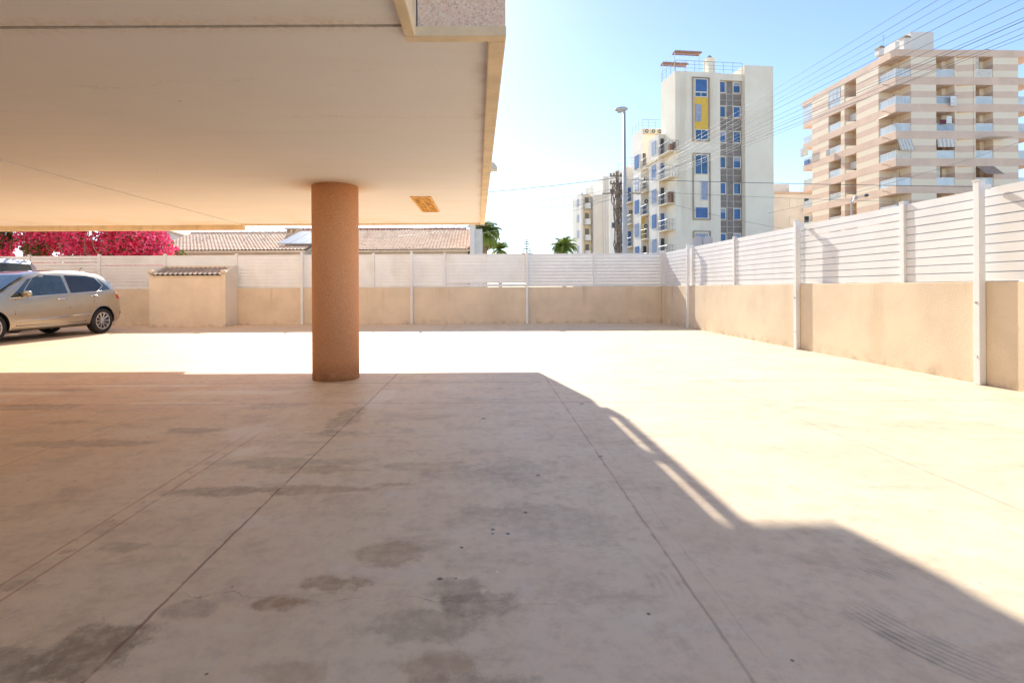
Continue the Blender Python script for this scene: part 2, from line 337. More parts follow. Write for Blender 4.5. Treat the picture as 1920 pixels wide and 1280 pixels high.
# ------------------------------------------------------------------ the building overhead
CZ = 2.58            # soffit height
HB = 10.72           # back edge
LX = -5.08           # seam where the slab steps
def shear(mb):
    mb.v = [(x-(.0138*(y-2.7) if x > -.6 and y > 2.69 else 0), y, z) for x, y, z in mb.v]; return mb
bld = thing('apartment_building', 'cream soffit and stone edge of the building overhead, carried on a round pillar', 'building')
NY = 2.70            # the recess in the slab's right edge starts here, towards the camera
sl_ = MB(); sl_.box(LX+.004, -.362, 2.672, HB-.08, CZ, 2.95); sl_.box(-.362, .03, NY+.07, HB-.08, CZ, CZ+.02); sl_.box(-.362, .03, NY+.26, HB-.08, CZ+.02, 2.95)
sl_.box(-24, LX-.004, 2.672, HB-.02, CZ-.012, 2.95)
sl_.box(-24, -.42, -14, 2.656, CZ+.006, 2.95)
slab = shear(sl_).build('slab', M['ceiling'], bld)
g_ = MB(); g_.box(-24, -.42, 2.656, 2.672, CZ+.03, 2.9); g_.box(LX-.004, LX+.004, 2.68, HB-.08, CZ+.03, 2.9); g_.build('joint', M['groove'], slab)
rm = MB()
rm.box(.03, .125, NY+.07, HB, CZ-.035, CZ+.02); rm.box(.03, .118, NY+.26, HB, CZ+.021, 2.97)                       # right edge
rm.box(LX, .03, HB-.08, HB, CZ-.035, 2.97)                         # back edge
rm.box(-24, LX-.002, HB-.02, HB+.09, CZ-.115, 2.97)                      # back edge of the left bay
rm.box(-.42, .125, NY, NY+.07, CZ-.035, CZ+.02)                      # across the recess
rm.box(-.42, -.36, -14, NY, CZ-.035, 2.97)                         # along the recess
shear(rm).build('edge_trim', M['rim'], bld, bevel=.008)
fc = MB(); fc.box(-.355, .122, NY+.05, NY+.255, CZ+.021, 3.62); fc.build('stone_facing', M['pinkstone'], bld)
pw = MB()                                                           # balcony parapets of the first floor
pw.box(.0, .118, NY+.26, HB-.004, 2.975, 3.83); pw.box(-24, 0, HB-.12, HB-.006, 2.975, 3.83)
pw.box(-.36, -.24, -14, NY, 2.97, 3.7)
shear(pw).build('balcony_parapet', M['pinkstone'], bld)
rl = MB(); rl.box(.075, .115, NY+.3, HB-.02, 4.08, 4.33); rl.box(-24, .074, HB-.07, HB-.03, 4.08, 4.33)
for yy in (3.2, 5.0, 7.0, 9.02): rl.box(.07, .11, yy, yy+.07, 3.62, 4.08)
shear(rl).build('balcony_railing', M['rim'], bld)
up = MB(); up.box(-24, -1.3, -14, 9.0, 2.96, 5.92)
up.box(-24, .12, -14, HB, 5.92, 6.3); up.box(-24, .10, -14, HB-.02, 6.3, 12); shear(up).build('upper_wall', M['pinkstone'], bld)
gw = MB(); gw.box(-24, -3.5, -14.2, -8, 0, CZ); gw.build('ground_floor_wall', M['hut'], bld)
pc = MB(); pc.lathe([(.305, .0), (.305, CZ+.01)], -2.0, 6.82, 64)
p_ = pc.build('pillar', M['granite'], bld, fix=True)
for f in p_.data.polygons: f.use_smooth = abs(f.normal.z) < .5
p_['label'] = 'round pillar of reddish brown aggregate under the soffit'
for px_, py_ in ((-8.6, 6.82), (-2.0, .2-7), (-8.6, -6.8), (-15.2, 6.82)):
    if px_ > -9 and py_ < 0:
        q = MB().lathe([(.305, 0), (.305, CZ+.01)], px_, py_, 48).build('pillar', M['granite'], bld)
hat = thing('ceiling_hatch', 'rusty two leaf hatch plate let into the cream soffit near its far right corner', 'hatch', (-.945, 8.3, CZ))
MB().box(-.155, .155, -.74, -.70, -.014, .03).box(-.155, .155, .70, .74, -.014, .03).box(-.155, -.125, -.70, .70, -.014, .03).box(.125, .155, -.70, .70, -.014, .03).build('frame', M['rustframe'], hat)
box('plate', M['rust'], hat, -.125, -.008, -.70, .70, -.006, .03); box('plate', M['rust'], hat, .008, .125, -.70, .70, -.006, .03)
box('divider', M['rustframe'], hat, -.008, .008, -.70, .70, -.012, .02)
fx = thing('wall_lamp', 'small pale half round lamp sticking out beyond the slab edge', 'lamp', (.078, 6.1, 2.62))
d_ = MB(); vs = []
for i in range(7):
    a = i/6*math.pi/2
    vs.append((math.sin(a)*.085, math.cos(a)*.09))
d_.prism([(0, .0)]+[(x_, z_) for x_, z_ in vs], 'y', -.07, .07)
d_.build('shade', M['white2'], fx); box('back_plate', M['white2'], fx, -.004, .01, -.08, .08, -.02, .10)

# ------------------------------------------------------------------ boundary walls
FT, WT = 2.41, 1.255
bw = tag(MB().box(-24, 6.04, 17.27, 17.52, 0, WT).build('boundary_wall', M['wall'], bevel=.012), 'low cream rendered wall across the far end of the yard', 'wall')
rw = tag(MB().box(6.043, 6.29, -14, 17.52, 0, WT).build('boundary_wall', M['wall'], bevel=.012), 'low cream rendered wall along the right side of the yard', 'wall')
# ------------------------------------------------------------------ white slat fences on the walls
def fence(label, along, fixed, posts, tall, gap, u0, u1):
    t = thing('slat_fence', label, 'fence', (0, fixed, WT) if along == 'x' else (fixed, 0, WT))
    def bx(mb, u0, u1, d0, d1, z0, z1):      # d: depth towards the yard
        if along == 'x': mb.box(u0, u1, -d1, -d0, z0-WT, z1-WT)
        else: mb.box(-d1, -d0, u0, u1, z0-WT, z1-WT)
    ps = sorted(posts); edges = [u0]+ps+[u1]; n = 10; pit = (FT-WT-.012)/n
    for a, b in zip(edges[:-1], edges[1:]):
        if b-a < .3: continue
        mb = MB(); 
        for k in range(n):
            z = WT+.008+k*pit; j = random.uniform(-.002, .002)
            bx(mb, a+.042, b-.042, -.008+j, .010+j, z, z+pit-gap+random.uniform(-.001, .002))
        for k in range(n-1):
            if random.random() < .975:
                z = WT+.008+(k+1)*pit; bx(mb, a+.043, b-.043, -.036, -.032, z-gap-.02, z+.02)
        mb.build('slat_panel', M['white'], t)
    for p in ps:
        mb = MB(); bx(mb, p-.04, p+.04, -.035, .045, WT+.002, FT+.02); mb.build('post', M['white'], t, bevel=.004)
        mc = MB(); bx(mc, p-.046, p+.046, -.041, .051, FT+.02, FT+.034)
        mc.build('post_cap', M['white'], t)
    for p in tall:
        wf = .125 if along == 'x' else .125
        mb = MB(); bx(mb, p-.04, p+.04, wf+.004, wf+.08, .01, FT+.06); o = mb.build('support_post', M['white'], t, bevel=.006)
        mc = MB(); bx(mc, p-.03, p+.03, .047, wf+.002, FT-.04, FT+.02); mc.build('arm', M['white'], o)
        for zb in (.35, 1.0): md = MB(); bx(md, p-.012, p+.012, wf+.08, wf+.088, zb-.012, zb+.012); md.build('bolt', M['chrome'], o)
        me_ = MB(); bx(me_, p-.046, p+.046, wf-.002+.004, wf+.086, FT+.06, FT+.074); me_.build('cap', M['white'], o)
    return t
fence('white horizontal slat fence on top of the far wall', 'x', 17.395, [-23, -20.5, -18, -15.6, -13.2, -10.95, -8.5, -6.25, -3.8, -1.36, 1.47, 3.78, 6.10], [-6.2, -2.47, 1.45, -17.5], .018, -24, 6.12)
fence('white horizontal slat fence on top of the right hand wall', 'y', 6.168, [17.3, 14.96, 12.45, 9.9, 7.43, 4.95, 2.5, 0, -2.5, -5, -7.5], [14.93, 9.73, 6.14, 2.2, -1.8], .012, -14, 17.4)

# ------------------------------------------------------------------ meter hut
hut = thing('meter_hut', 'small cream rendered hut with a strip of brown roof tiles against the far wall', 'hut', (-9.63, 16.42, 0))
HW, HD = 1.24, .835
box('body', M['hut'], hut, -HW, HW, 0, HD, .008, 1.62, bevel=.01)
h2 = MB(); h2.box(-HW, HW, HD-.14, HD, 1.621, 2.02)
for sx in (-1, 1): h2.prism([(0, 1.621), (HD-.141, 1.621), (HD-.141, 2.018), (0, 1.76)], 'x', sx*(HW-.14), sx*HW)
h2.build('parapet', M['hut'], hut, bevel=.006)
for sx in (-1, 1): MB().tube([(sx*(HW-.07), -.05, 1.79), (sx*(HW-.07), .06, 1.80)], [.075, .065], 14).build('corner_finial', M['hut'], hut, smooth=True)
def tiled(mb, x0, x1, y0, y1, z0, z1, pitch, row, amp, sub=5, step=.03, tilt=0):
    nx = int((x1-x0)/pitch*sub); ny = int(math.hypot(y1-y0, z1-z0)/row); L = []
    for j in range(ny):
        for e in (0, 1):
            f = (j+e)/ny; L.append((y0+(y1-y0)*f, z0+(z1-z0)*f+(0 if e else step), f))
    vs = []
    for (yy, zz, f) in L:
        for i in range(nx+1):
            xx = x0+(x1-x0)*i/nx; w = abs(math.sin(math.pi*(xx-x0)/pitch)); vs.append((xx+tilt*f, yy, zz+amp*w))
    fs = [(j*(nx+1)+i, j*(nx+1)+i+1, (j+1)*(nx+1)+i+1, (j+1)*(nx+1)+i) for j in range(len(L)-1) for i in range(nx)]
    return mb.add(vs, fs)
def tilemat(name, a, b, c):
    t = T(name); v = t.t.nodes.new('ShaderNodeTexVoronoi'); v.inputs['Scale'].default_value = 3.4; t.lk(t.pos, v.inputs['Vector'])
    s = t.xyz(v.outputs['Color']); co = t.mix(s[0], a, b); co = t.mix(t.step(t.noise(5, detail=6), .45, .68, 0, .8), co, c)
    t.lk(co, t.b.inputs['Base Color']); t.set('Roughness', .85); return t.m
M['hut_tile'] = tilemat('hut tiles', (.36, .27, .20), (.50, .38, .29), (.26, .21, .17))
M['roof_tile'] = tilemat('roof tiles', (.78, .50, .32), (.86, .66, .47), (.60, .36, .22))
M['roof_tile2'] = tilemat('weathered roof tiles', (.80, .56, .38), (.86, .68, .50), (.58, .38, .25))
tiled(MB(), -HW+.10, HW-.142, -.07, HD-.142, 1.66, 1.93, .16, .24, .05, 6, .02).build('roof', M['hut_tile'], hut, fix=False)
MB().tube([(-HW+.14, -.0, 1.64), (HW-.14, 0, 1.64)], .03, 8).build('eaves', M['hut'], hut)

# ------------------------------------------------------------------ cars
def lerp_tab(tab, u):
    if u <= tab[0][0]: return tab[0][1]
    for (a, va), (b, vb) in zip(tab[:-1], tab[1:]):
        if u <= b:
            f = (u-a)/(b-a); f = f*f*(3-2*f)*.35+f*.65; return va+(vb-va)*f
    return tab[-1][1]
def make_car(name, label, cat, P, loc, rz):
    t = thing(name, label, cat, loc, rz)
    Lg, top, belt, wid, rw_, sill = P['L'], P['top'], P['belt'], P['wid'], P['roofw'], P['sill']
    def sec(u):
        w = lerp_tab(wid, u); zt = lerp_tab(top, u); zb = lerp_tab(sill, u); be = min(lerp_tab(belt, u), zt-.03); wr = min(lerp_tab(rw_, u), w)
        k = max(0, min(1, (zt-be-.03)/.45)); wt = w*.93*(1-k)+wr*k
        h = be-zb
        pts = [(0, zb), (w*.86, zb), (w*.955, zb+.04), (w*.985, zb+h*.22), (w*1.0, zb+h*.45), (w*.992, zb+h*.62), (w*.975, zb+h*.86), (w*.955, be),
               (w*.955+(wt-w*.955)*.5, be+(zt-be)*.46), (wt, be+(zt-be)*.84), (wt*.86, be+(zt-be)*.965), (wt*.55, zt-.004), (0, zt)]
        return pts
    us = [0, .03, .08, .15, .24]+[i*.1 for i in range(3, int(Lg*10)-1)]+[Lg-.12, Lg-.06, Lg-.02, Lg]
    vs, n = [], 13
    for u in us:
        s = sec(u); full = s+[(-y_, z_) for y_, z_ in s[-2:0:-1]]
        e = 1.0
        vs += [(u, y_, z_) for y_, z_ in full]
    m = 2*n-2
    fs = [(i*m+k, i*m+(k+1) % m, (i+1)*m+(k+1) % m, (i+1)*m+k) for i in range(len(us)-1) for k in range(m)]
    fs += [tuple(range(m))[::-1], tuple((len(us)-1)*m+k for k in range(m))]
    mb = MB(); mb.add(vs, fs); body = mb.build('body', [P['paint'], M['black']], t, smooth=True)
    # wheel arches cut with a boolean
    cut = MB()
    for ua in P['axles']:
        for s in (-1, 1): cut.add(*(lambda b: (b.v, b.f))(MB().tube([(ua, s*.55, P['wr']+.0), (ua, s*1.3, P['wr']+.0)], P['wr']+.055, 40)))
    co = cut.build('cutter', M['black'], t)
    bo = body.modifiers.new('b', 'BOOLEAN'); bo.object = co; bo.operation = 'DIFFERENCE'; bo.solver = 'EXACT'
    dg = bpy.context.evaluated_depsgraph_get(); dg.update(); nm = bpy.data.meshes.new_from_object(body.evaluated_get(dg)); body.modifiers.clear()
    body.data = nm; bpy.data.objects.remove(co)
    try:
        nm.set_sharp_from_angle(angle=R(32))
    except Exception: pass
    nm.polygons.foreach_set('use_smooth', [True]*len(nm.polygons))
    def sy(u, z):
        s = sec(u)[1:11]
        for (ya, za), (yb, zb) in zip(s[:-1], s[1:]):
            if za <= z <= zb and zb > za: return ya+(yb-ya)*(z-za)/(zb-za)
        return s[-1][0] if z > s[-1][1] else s[0][0]
    def patch(name, poly, m_, side, off=.006, par=t, thick=.012, nsub=8):
        # a sheet that follows the body side; poly is an (u, z) outline with left and right running bottom to top
        bm = bmesh.new(); vv = [bm.verts.new((u, 0, z)) for u, z in poly]; f = bm.faces.new(vv)
        bmesh.ops.triangulate(bm, faces=[f]); bmesh.ops.subdivide_edges(bm, edges=bm.edges[:], cuts=3, use_grid_fill=True)
        for v in bm.verts: v.co.y = side*(sy(v.co.x, v.co.z)+off)
        g = bmesh.ops.extrude_face_region(bm, geom=bm.faces[:]); 
        for v in [e for e in g['geom'] if isinstance(e, bmesh.types.BMVert)]: v.co.y -= side*thick
        bmesh.ops.recalc_face_normals(bm, faces=bm.faces)
        me = bpy.data.meshes.new(name); bm.to_mesh(me); bm.free(); me.materials.append(m_)
        o = bpy.data.objects.new(name, me); COL.objects.link(o); o.parent = par; return o
    def strip(name, pts, w, m_, side, off=.008, par=t):
        mb = MB(); mb.tube([(u, side*(sy(u, z)+off), z) for u, z in pts], w, 6); return mb.build(name, m_, par, smooth=True)
    for s in (-1, 1):
        for nm_, poly, mt in P['windows']: patch(nm_, poly, mt, s)
        for nm_, pts, w, mt, off in P['lines']: strip(nm_, pts, w, mt, s, off)
        for nm_, poly, mt in P['lights']: patch(nm_, poly, mt, s, .004, thick=.05)
        for ua in P['axles']:
            o_ = MB(); y0 = lerp_tab(wid, ua)
            wr = P['wr']; yc = s*(y0-.115)
            prof = [(wr*.66, -.10), (wr*.86, -.115), (wr*.97, -.10), (wr, -.05), (wr, .05), (wr*.97, .09), (wr*.86, .105), (wr*.66, .095)]
            vs = []; k_ = 40
            for r_, d in prof:
                for k in range(k_): a = 2*math.pi*k/k_; vs.append((ua+r_*math.cos(a), yc+s*d, wr+r_*math.sin(a)))
            q = len(prof); fs = [(i*k_+k, i*k_+(k+1) % k_, ((i+1) % q)*k_+(k+1) % k_, ((i+1) % q)*k_+k) for i in range(q) for k in range(k_)]
            o_.add(vs, fs); ty = o_.build('wheel', M['rubber'], t, smooth=True)
            ri = MB()
            def ring(r0, r1, d0, d1):
                vs = []
                for r_, d in ((r0, d0), (r1, d0), (r1, d1), (r0, d1)):
                    for k in range(k_): a = 2*math.pi*k/k_; vs.append((ua+r_*math.cos(a), yc+s*d, wr+r_*math.sin(a)))
                ri.add(vs, [(i*k_+k, i*k_+(k+1) % k_, ((i+1) % 4)*k_+(k+1) % k_, ((i+1) % 4)*k_+k) for i in range(4) for k in range(k_)])
            ring(wr*.60, wr*.685, -.08, .10); ring(.001, wr*.15, .0, .075)
            for k in range(10):
                a = 2*math.pi*k/10
                ri.tube([(ua+math.cos(a)*wr*.1, yc+s*.065, wr+math.sin(a)*wr*.1), (ua+math.cos(a)*wr*.64, yc+s*.085, wr+math.sin(a)*wr*.64)], [.013, .019], 5)
            ri.build('rim', M['alloy'], ty)
            MB().tube([(ua, yc-s*.06, wr), (ua, yc+s*.005, wr)], wr*.60, 28).build('brake_disc', M['black'], ty)
    # dark inner arches, underside, rear window
    ub = MB(); ub.box(.25, Lg-.3, -.70, .70, .22, lerp_tab(sill, 1)+.25); ub.build('underbody', M['black'], t)
    for nm_, vs, mt in P.get('panels', []): MB().add(vs, [tuple(range(len(vs)))]).build(nm_, mt, t)
    if P.get('mirror'):
        u, z = P['mirror']
        for s in (-1, 1):
            y0 = sy(u, z)
            mm = MB(); mm.lathe([(.01, -.10), (.055, -.085), (.085, -.03), (.088, .03), (.07, .08), (.02, .10)], 0, 0, 16)
            mm.v = [(u+y_*.8+.0, s*(y0+.13)+z_*1.15, z+.02+x_*.85) for x_, y_, z_ in mm.v]
            mo = mm.build('mirror', P['paint'], t, smooth=True); MB().tube([(u, s*(y0-.01), z-.04), (u, s*(y0+.07), z-.02)], .025, 8).build('mirror_stalk', M['black'], mo)
    return t, sy
PC = dict(L=4.27, wr=.325, axles=(.72, 3.50), paint=M['carpaint'],
    top=[(0, .66), (.03, .82), (.08, .98), (.15, 1.12), (.3, 1.34), (.46, 1.50), (.7, 1.56), (1.2, 1.60), (1.7, 1.605), (2.2, 1.57), (2.5, 1.49), (2.9, 1.28), (3.3, 1.04), (3.5, .98), (3.9, .88), (4.15, .76), (4.27, .60)],
    belt=[(0, .60), (.08, .92), (.3, 1.06), (.8, 1.05), (2, .985), (3.1, .92), (3.5, .90), (4.27, .55)],
    wid=[(0, .70), (.06, .80), (.2, .85), (.6, .885), (2, .888), (3.4, .88), (3.9, .84), (4.15, .72), (4.27, .55)],
    roofw=[(0, .6), (.3, .63), (.6, .645), (2.2, .66), (2.6, .68), (3.3, .8), (4.27, .5)],
    sill=[(0, .36), (.3, .24), (3.9, .22), (4.27, .30)],
    windows=[('front_window', [(2.86, .975), (1.70, 1.045), (1.76, 1.46), (2.26, 1.475), (2.45, 1.40)], M['glass']),
             ('quarter_glass', [(3.10, .955), (2.90, .97), (2.50, 1.385), (2.58, 1.37)], M['glass']),
             ('rear_window', [(1.62, 1.05), (.86, 1.095), (.66, 1.235), (.80, 1.43), (1.05, 1.475), (1.66, 1.475)], M['tint']),
             ('rear_quarter_window', [(.78, 1.105), (.42, 1.135), (.48, 1.22), (.70, 1.41), (.60, 1.235)], M['glass'])],
    lines=[('window_trim', [(3.12, .945), (2.4, .99), (1.6, 1.035), (.9, 1.08), (.36, 1.12)], .008, M['chrome'], .006),
           ('side_moulding', [(3.05, .44), (2.2, .475), (1.72, .50)], .014, M['alloy'], .002),
           ('side_moulding', [(1.62, .505), (1.2, .525), (1.12, .53)], .014, M['alloy'], .002),
           ('door_gap', [(1.70, .36), (1.685, .7), (1.68, 1.03)], .006, M['black'], -.002),
           ('door_gap', [(2.98, .36), (3.02, .6), (2.98, .93)], .006, M['black'], -.002),
           ('door_gap', [(.86, 1.07), (.98, .85), (1.12, .55), (1.25, .36)], .006, M['black'], -.002),
           ('sill_line', [(3.0, .345), (1.2, .345)], .008, M['black'], -.003),
           ('shoulder_crease', [(2.9, .76), (1.6, .86), (.3, .94)], .006, M['carpaint'], -.001),
           ('door_handle', [(2.02, .905), (1.94, .918), (1.84, .915), (1.78, .91)], .019, M['chrome'], .022),
           ('door_handle', [(1.10, .965), (1.02, .978), (.92, .975), (.88, .97)], .019, M['chrome'], .022),
           ('arch_lip', [(.72+.39*math.cos(a), .325+.39*math.sin(a)) for a in [math.pi*k/12 for k in range(13)]], .012, M['carpaint'], .004),
           ('sill_skirt', [(3.06, .30), (1.15, .30)], .045, M['carpaint'], -.03)],
    lights=[('tail_light', [(.24, .90), (.04, .86), (.09, 1.0), (.16, 1.03), (.27, .98)], M['redlens']), ('headlight', [(3.85, .66), (4.1, .62), (4.08, .72), (3.8, .80)], M['clear']),
            ('bumper_reflector', [(.14, .50), (.05, .50), (.05, .54), (.14, .54)], M['redlens'])],
    mirror=(2.83, 1.02), panels=[('rear_screen', [(.185, -.56, 1.165), (.185, .56, 1.165), (.395, .52, 1.445), (.395, -.52, 1.445)], M['tint']),
        ('windscreen', [(3.20, -.70, 1.125), (3.20, .70, 1.125), (2.60, .60, 1.47), (2.60, -.60, 1.47)], M['glass'])])
# u runs from the tail to the nose; the car's +x axis points at its nose
fdir = Vector((-.12, -.993, 0)); rzc = math.atan2(fdir.y, fdir.x)
left = Vector((-fdir.y, fdir.x, 0))
rear_wheel = Vector((-10.72, 14.20, .008)); org = rear_wheel-fdir*.72-left*.84
car, _ = make_car('parked_car', 'champagne silver five door hatchback parked at the left edge of the yard', 'car', PC, org, rzc)
MB().tube([(.62, 0, 1.55), (.50, 0, 1.72)], .006, 6).build('aerial', M['black'], car)
car.scale = (1.03, 1.03, 1.08)
box('number_plate', M['white2'], car, -.008, .004, -.26, .26, .60, .71)
PV = dict(L=4.75, wr=.34, axles=(.85, 3.85), paint=M['vanpaint'],
    top=[(0, 1.2), (.04, 1.75), (.12, 2.02), (.3, 2.12), (.8, 2.15), (2.8, 2.15), (3.2, 2.05), (3.9, 1.45), (4.2, 1.2), (4.6, 1.0), (4.75, .7)],
    belt=[(0, .9), (.1, 1.2), (3.6, 1.2), (4.75, .6)],
    wid=[(0, .82), (.08, .92), (.3, .955), (4, .95), (4.5, .85), (4.75, .6)],
    roofw=[(0, .72), (.3, .80), (3.2, .80), (4.75, .6)], sill=[(0, .36), (.3, .25), (4.75, .3)],
    windows=[('rear_window', [(1.62, 1.27), (.26, 1.27), (.34, 1.93), (.40, 1.97), (1.62, 1.98)], M['glass']), ('middle_window', [(2.72, 1.27), (1.74, 1.27), (1.74, 1.98), (2.66, 1.98)], M['tint']),
             ('front_window', [(3.7, 1.25), (2.84, 1.27), (2.80, 1.96), (3.08, 1.93)], M['glass'])],
    lines=[('roof_rail', [(.4, 2.06), (2.9, 2.06)], .012, M['black'], .0), ('window_pillar', [(1.68, 1.27), (1.68, 1.98)], .02, M['black'], .0)],
    lights=[('tail_light', [(.14, 1.0), (.02, 1.0), (.04, 1.5), (.14, 1.5)], M['redlens'])], mirror=(3.5, 1.25))
org2 = Vector(((86-VX)*15.35/FPX, 15.35, .008))-left*.93
van, _ = make_car('parked_van', 'silver van with dark side windows parked behind the champagne hatchback', 'van', PV, org2, rzc)

# ------------------------------------------------------------------ bougainvillea
bg_ = thing('bougainvillea', 'large magenta flowering bougainvillea spilling over the far fence above the parked cars', 'shrub', (-16.5, 19.2, 0))
pet, lea, brn = MB(), MB(), MB(); pet.smooth = False
def leafquad(mb, p, s):
    a = Vector((random.gauss(0, 1), random.gauss(0, 1), random.gauss(0, 1))).normalized(); b = a.cross(Vector((random.gauss(0, 1), random.gauss(0, 1), random.gauss(0, 1)))).normalized()
    a = a*s; b = b*s*.7
    mb.add([p-a, p-b*.9+a*.1, p+a, p+b*.9+a*.1], [(0, 1, 2, 3)])
clumps = []
for i in range(300):
    X = random.uniform(-7.6, 4.6); edge = max(0, (X-3.0)/1.6)
    Zm = 4.7-edge*1.3+random.uniform(-.3, .3); Z = random.uniform(2.0, max(2.5, Zm)); clumps.append((X, random.uniform(-1.3, .9), Z, random.uniform(.28, .5)))
for X, Z, r in ((4.5, 3.6, .2), (4.55, 3.9, .17), (4.6, 3.3, .22), (4.4, 2.9, .3), (4.9, 2.45, .2), (5.15, 2.5, .18), (5.3, 2.85, .15), (5.45, 2.6, .2), (5.7, 2.5, .16)):
    clumps.append((X-.15, -.9, Z, r))
for i, (X, Y, Z, r) in enumerate(clumps):
    nn = int(240*(r/.4)**2); gr = random.random()
    for k in range(nn):
        d = Vector((random.gauss(0, 1), random.gauss(0, 1), random.gauss(0, .8))).normalized()*r*random.uniform(.55, 1.05)
        p = Vector((X, Y, Z))+d
        green = gr < .13 or random.random() < .13
        leafquad(lea if green else pet, p, random.uniform(.045, .075))
for i in range(60):
    X = random.uniform(-7, 4); Z = random.uniform(2.2, 4.2); p = Vector((X, -1.0, Z-1.2)); pts = [p]
    for k in range(4): p = p+Vector((random.uniform(-.25, .3), random.uniform(-.2, .1), random.uniform(.2, .45))); pts.append(p)
    brn.tube(pts, [.022, .02, .016, .012, .006], 5)
for X in (-5, -2, 1.5, 3.2): brn.tube([(X, 0, 0), (X+.2, .1, 1.5), (X-.1, 0, 3)], [.08, .06, .03], 7)
pet.build('flowers', M['bract'], bg_, fix=False); lea.build('foliage', M['bleaf'], bg_, fix=False); brn.build('branches', M['bark'], bg_)

# ------------------------------------------------------------------ tiled houses beyond the far wall
M['housewall'] = mat('house render', (.72, .62, .48), .9, var=.08, scale=1)
M['redtrim'] = mat('red ridge tile', (.55, .22, .14), .8, var=.2, scale=8)
M['panel'] = mat('solar collector glass', (.50, .54, .56), .35, .0, var=.1, spec=.4)
M['metal'] = mat('galvanised metal', (.42, .43, .43), .4, .8, var=.05)
def house(label, x0, x1, Y, ez, rz_, depth, tm, ridge_m, over=0):
    t = thing('tiled_house', label, 'house', ((x0+x1)/2, Y, 0)); w = (x1-x0)/2
    b = MB(); b.box(-w+.12, w-.12, .35, depth*2-.3, 0, ez-.06)
    b.prism([(.36, ez-.05), (depth*2-.31, ez-.05), (depth, rz_-.12)], 'x', -w+.121, w-.121)
    b.build('wall', M['housewall'], t)
    r = MB(); tiled(r, -w, w, 0, depth, ez, rz_, .20, .34, .055, 5, .035); tiled(r, -w, w, depth*2, depth, ez, rz_, .2, .5, .055, 4, .03)
    ro = r.build('roof', tm, t, fix=False)
    q = MB(); n = int(2*w/.4)
    for i in range(n): q.tube([(-w+i*.4, depth, rz_+.045), (-w+i*.4+.42, depth, rz_+.06)], [.085, .10], 8)
    q.build('ridge', ridge_m, ro)
    e = MB(); e.box(-w+.02, w-.02, .02, .10, ez-.10, ez+.01); e.build('eaves', M['rim'], ro)
    return t, w, ro
p0, p1 = at(590, 467, 30), at(881, 467, 30)
h1, w1, ro1 = house('long low house with red edged tile roof right of the pillar, behind the far fence', p0.x-3.2, p1.x, 30, 3.50, 5.28, 5.0, M['roof_tile'], M['redtrim'])
MB().tube([(w1-.03, 0, 3.60), (w1-.03, 5, 5.36)], .10, 8).build('verge', M['redtrim'], ro1)
MB().box(w1+.02, w1+.30, -.4, 8, 0, 5.25).box(w1+.30, w1+.75, .6, 8, 0, 4.8).build('gable_wall', M['white2'], h1)
p2, p3 = at(282, 470, 28), at(578, 470, 28)
h3, w3, ro3 = house('house with weathered tile roof, chimney and solar collector left of the pillar', p2.x, p3.x, 27.5, 3.32, 4.72, 4.4, M['roof_tile2'], M['roof_tile2'])
# chimney, solar collector, aerials
cc = at(551, 440, 31); cx = cc.x-h3.location.x; cy = 31-27.5
c_ = MB(); c_.box(cx-.36, cx+.36, cy-.3, cy+.3, 3.9, 4.62); c_.box(cx-.42, cx+.42, cy-.36, cy+.36, 4.85, 4.95)
for a in (-.33, -.02, .29): c_.box(cx+a, cx+a+.05, cy-.29, cy+.29, 4.62, 4.85)
c_.build('chimney', M['housewall'], ro3)
k_ = MB()
for i in range(3):
    a = at(520+i*24, 458, 28.3); b_ = at(543+i*24, 458, 28.3); c2 = at(563+i*20, 436, 30.2)
    ox, oy = h3.location.x, 27.5
    k_.add([(a.x-ox, 28.3-oy, a.z+.06), (b_.x-ox, 28.3-oy, b_.z+.06), (b_.x-ox+.6, 30.2-oy, c2.z+.06), (a.x-ox+.6, 30.2-oy, c2.z+.06),
            (a.x-ox, 28.3-oy, a.z), (b_.x-ox, 28.3-oy, b_.z), (b_.x-ox+.6, 30.2-oy, c2.z), (a.x-ox+.6, 30.2-oy, c2.z)],
           [(0, 1, 2, 3), (7, 6, 5, 4), (0, 4, 5, 1), (1, 5, 6, 2), (2, 6, 7, 3), (3, 7, 4, 0)])
k_.build('solar_collector', M['panel'], h3)
def aerial(par, x, y, z, h):
    m_ = MB(); m_.tube([(x, y, z), (x, y, z+h)], .018, 5)
    for k in range(4): m_.tube([(x-.3+.04*k, y, z+h-.12*k), (x+.3-.04*k, y, z+h-.12*k)], .01, 4)
    return m_.build('aerial', M['metal'], par)
for px in (372, 388, 462, 494): aerial(h3, at(px, 420, 31).x-h3.location.x, 4.3, 4.6, 1.1)
for px in (690, 718, 806, 830): aerial(h1, at(px, 420, 35).x-h1.location.x, 5.0, 5.2, 1.0)
pw_ = at(262, 430, 33)
h4 = thing('white_house', 'white gabled house just showing behind the bougainvillea', 'house', (pw_.x, 36, 0))
MB().prism([(-4, 0), (2.4, 0), (2.4, 4.6), (-.8, 5.55), (-4, 4.6)], 'y', 0, 6).build('wall', M['white2'], h4)
MB().prism([(-4.2, 4.58), (-.8, 5.6), (2.6, 4.58), (2.6, 4.7), (-.8, 5.74), (-4.2, 4.7)], 'y', -.3, 6.3).build('roof', M['roof_tile2'], h4)

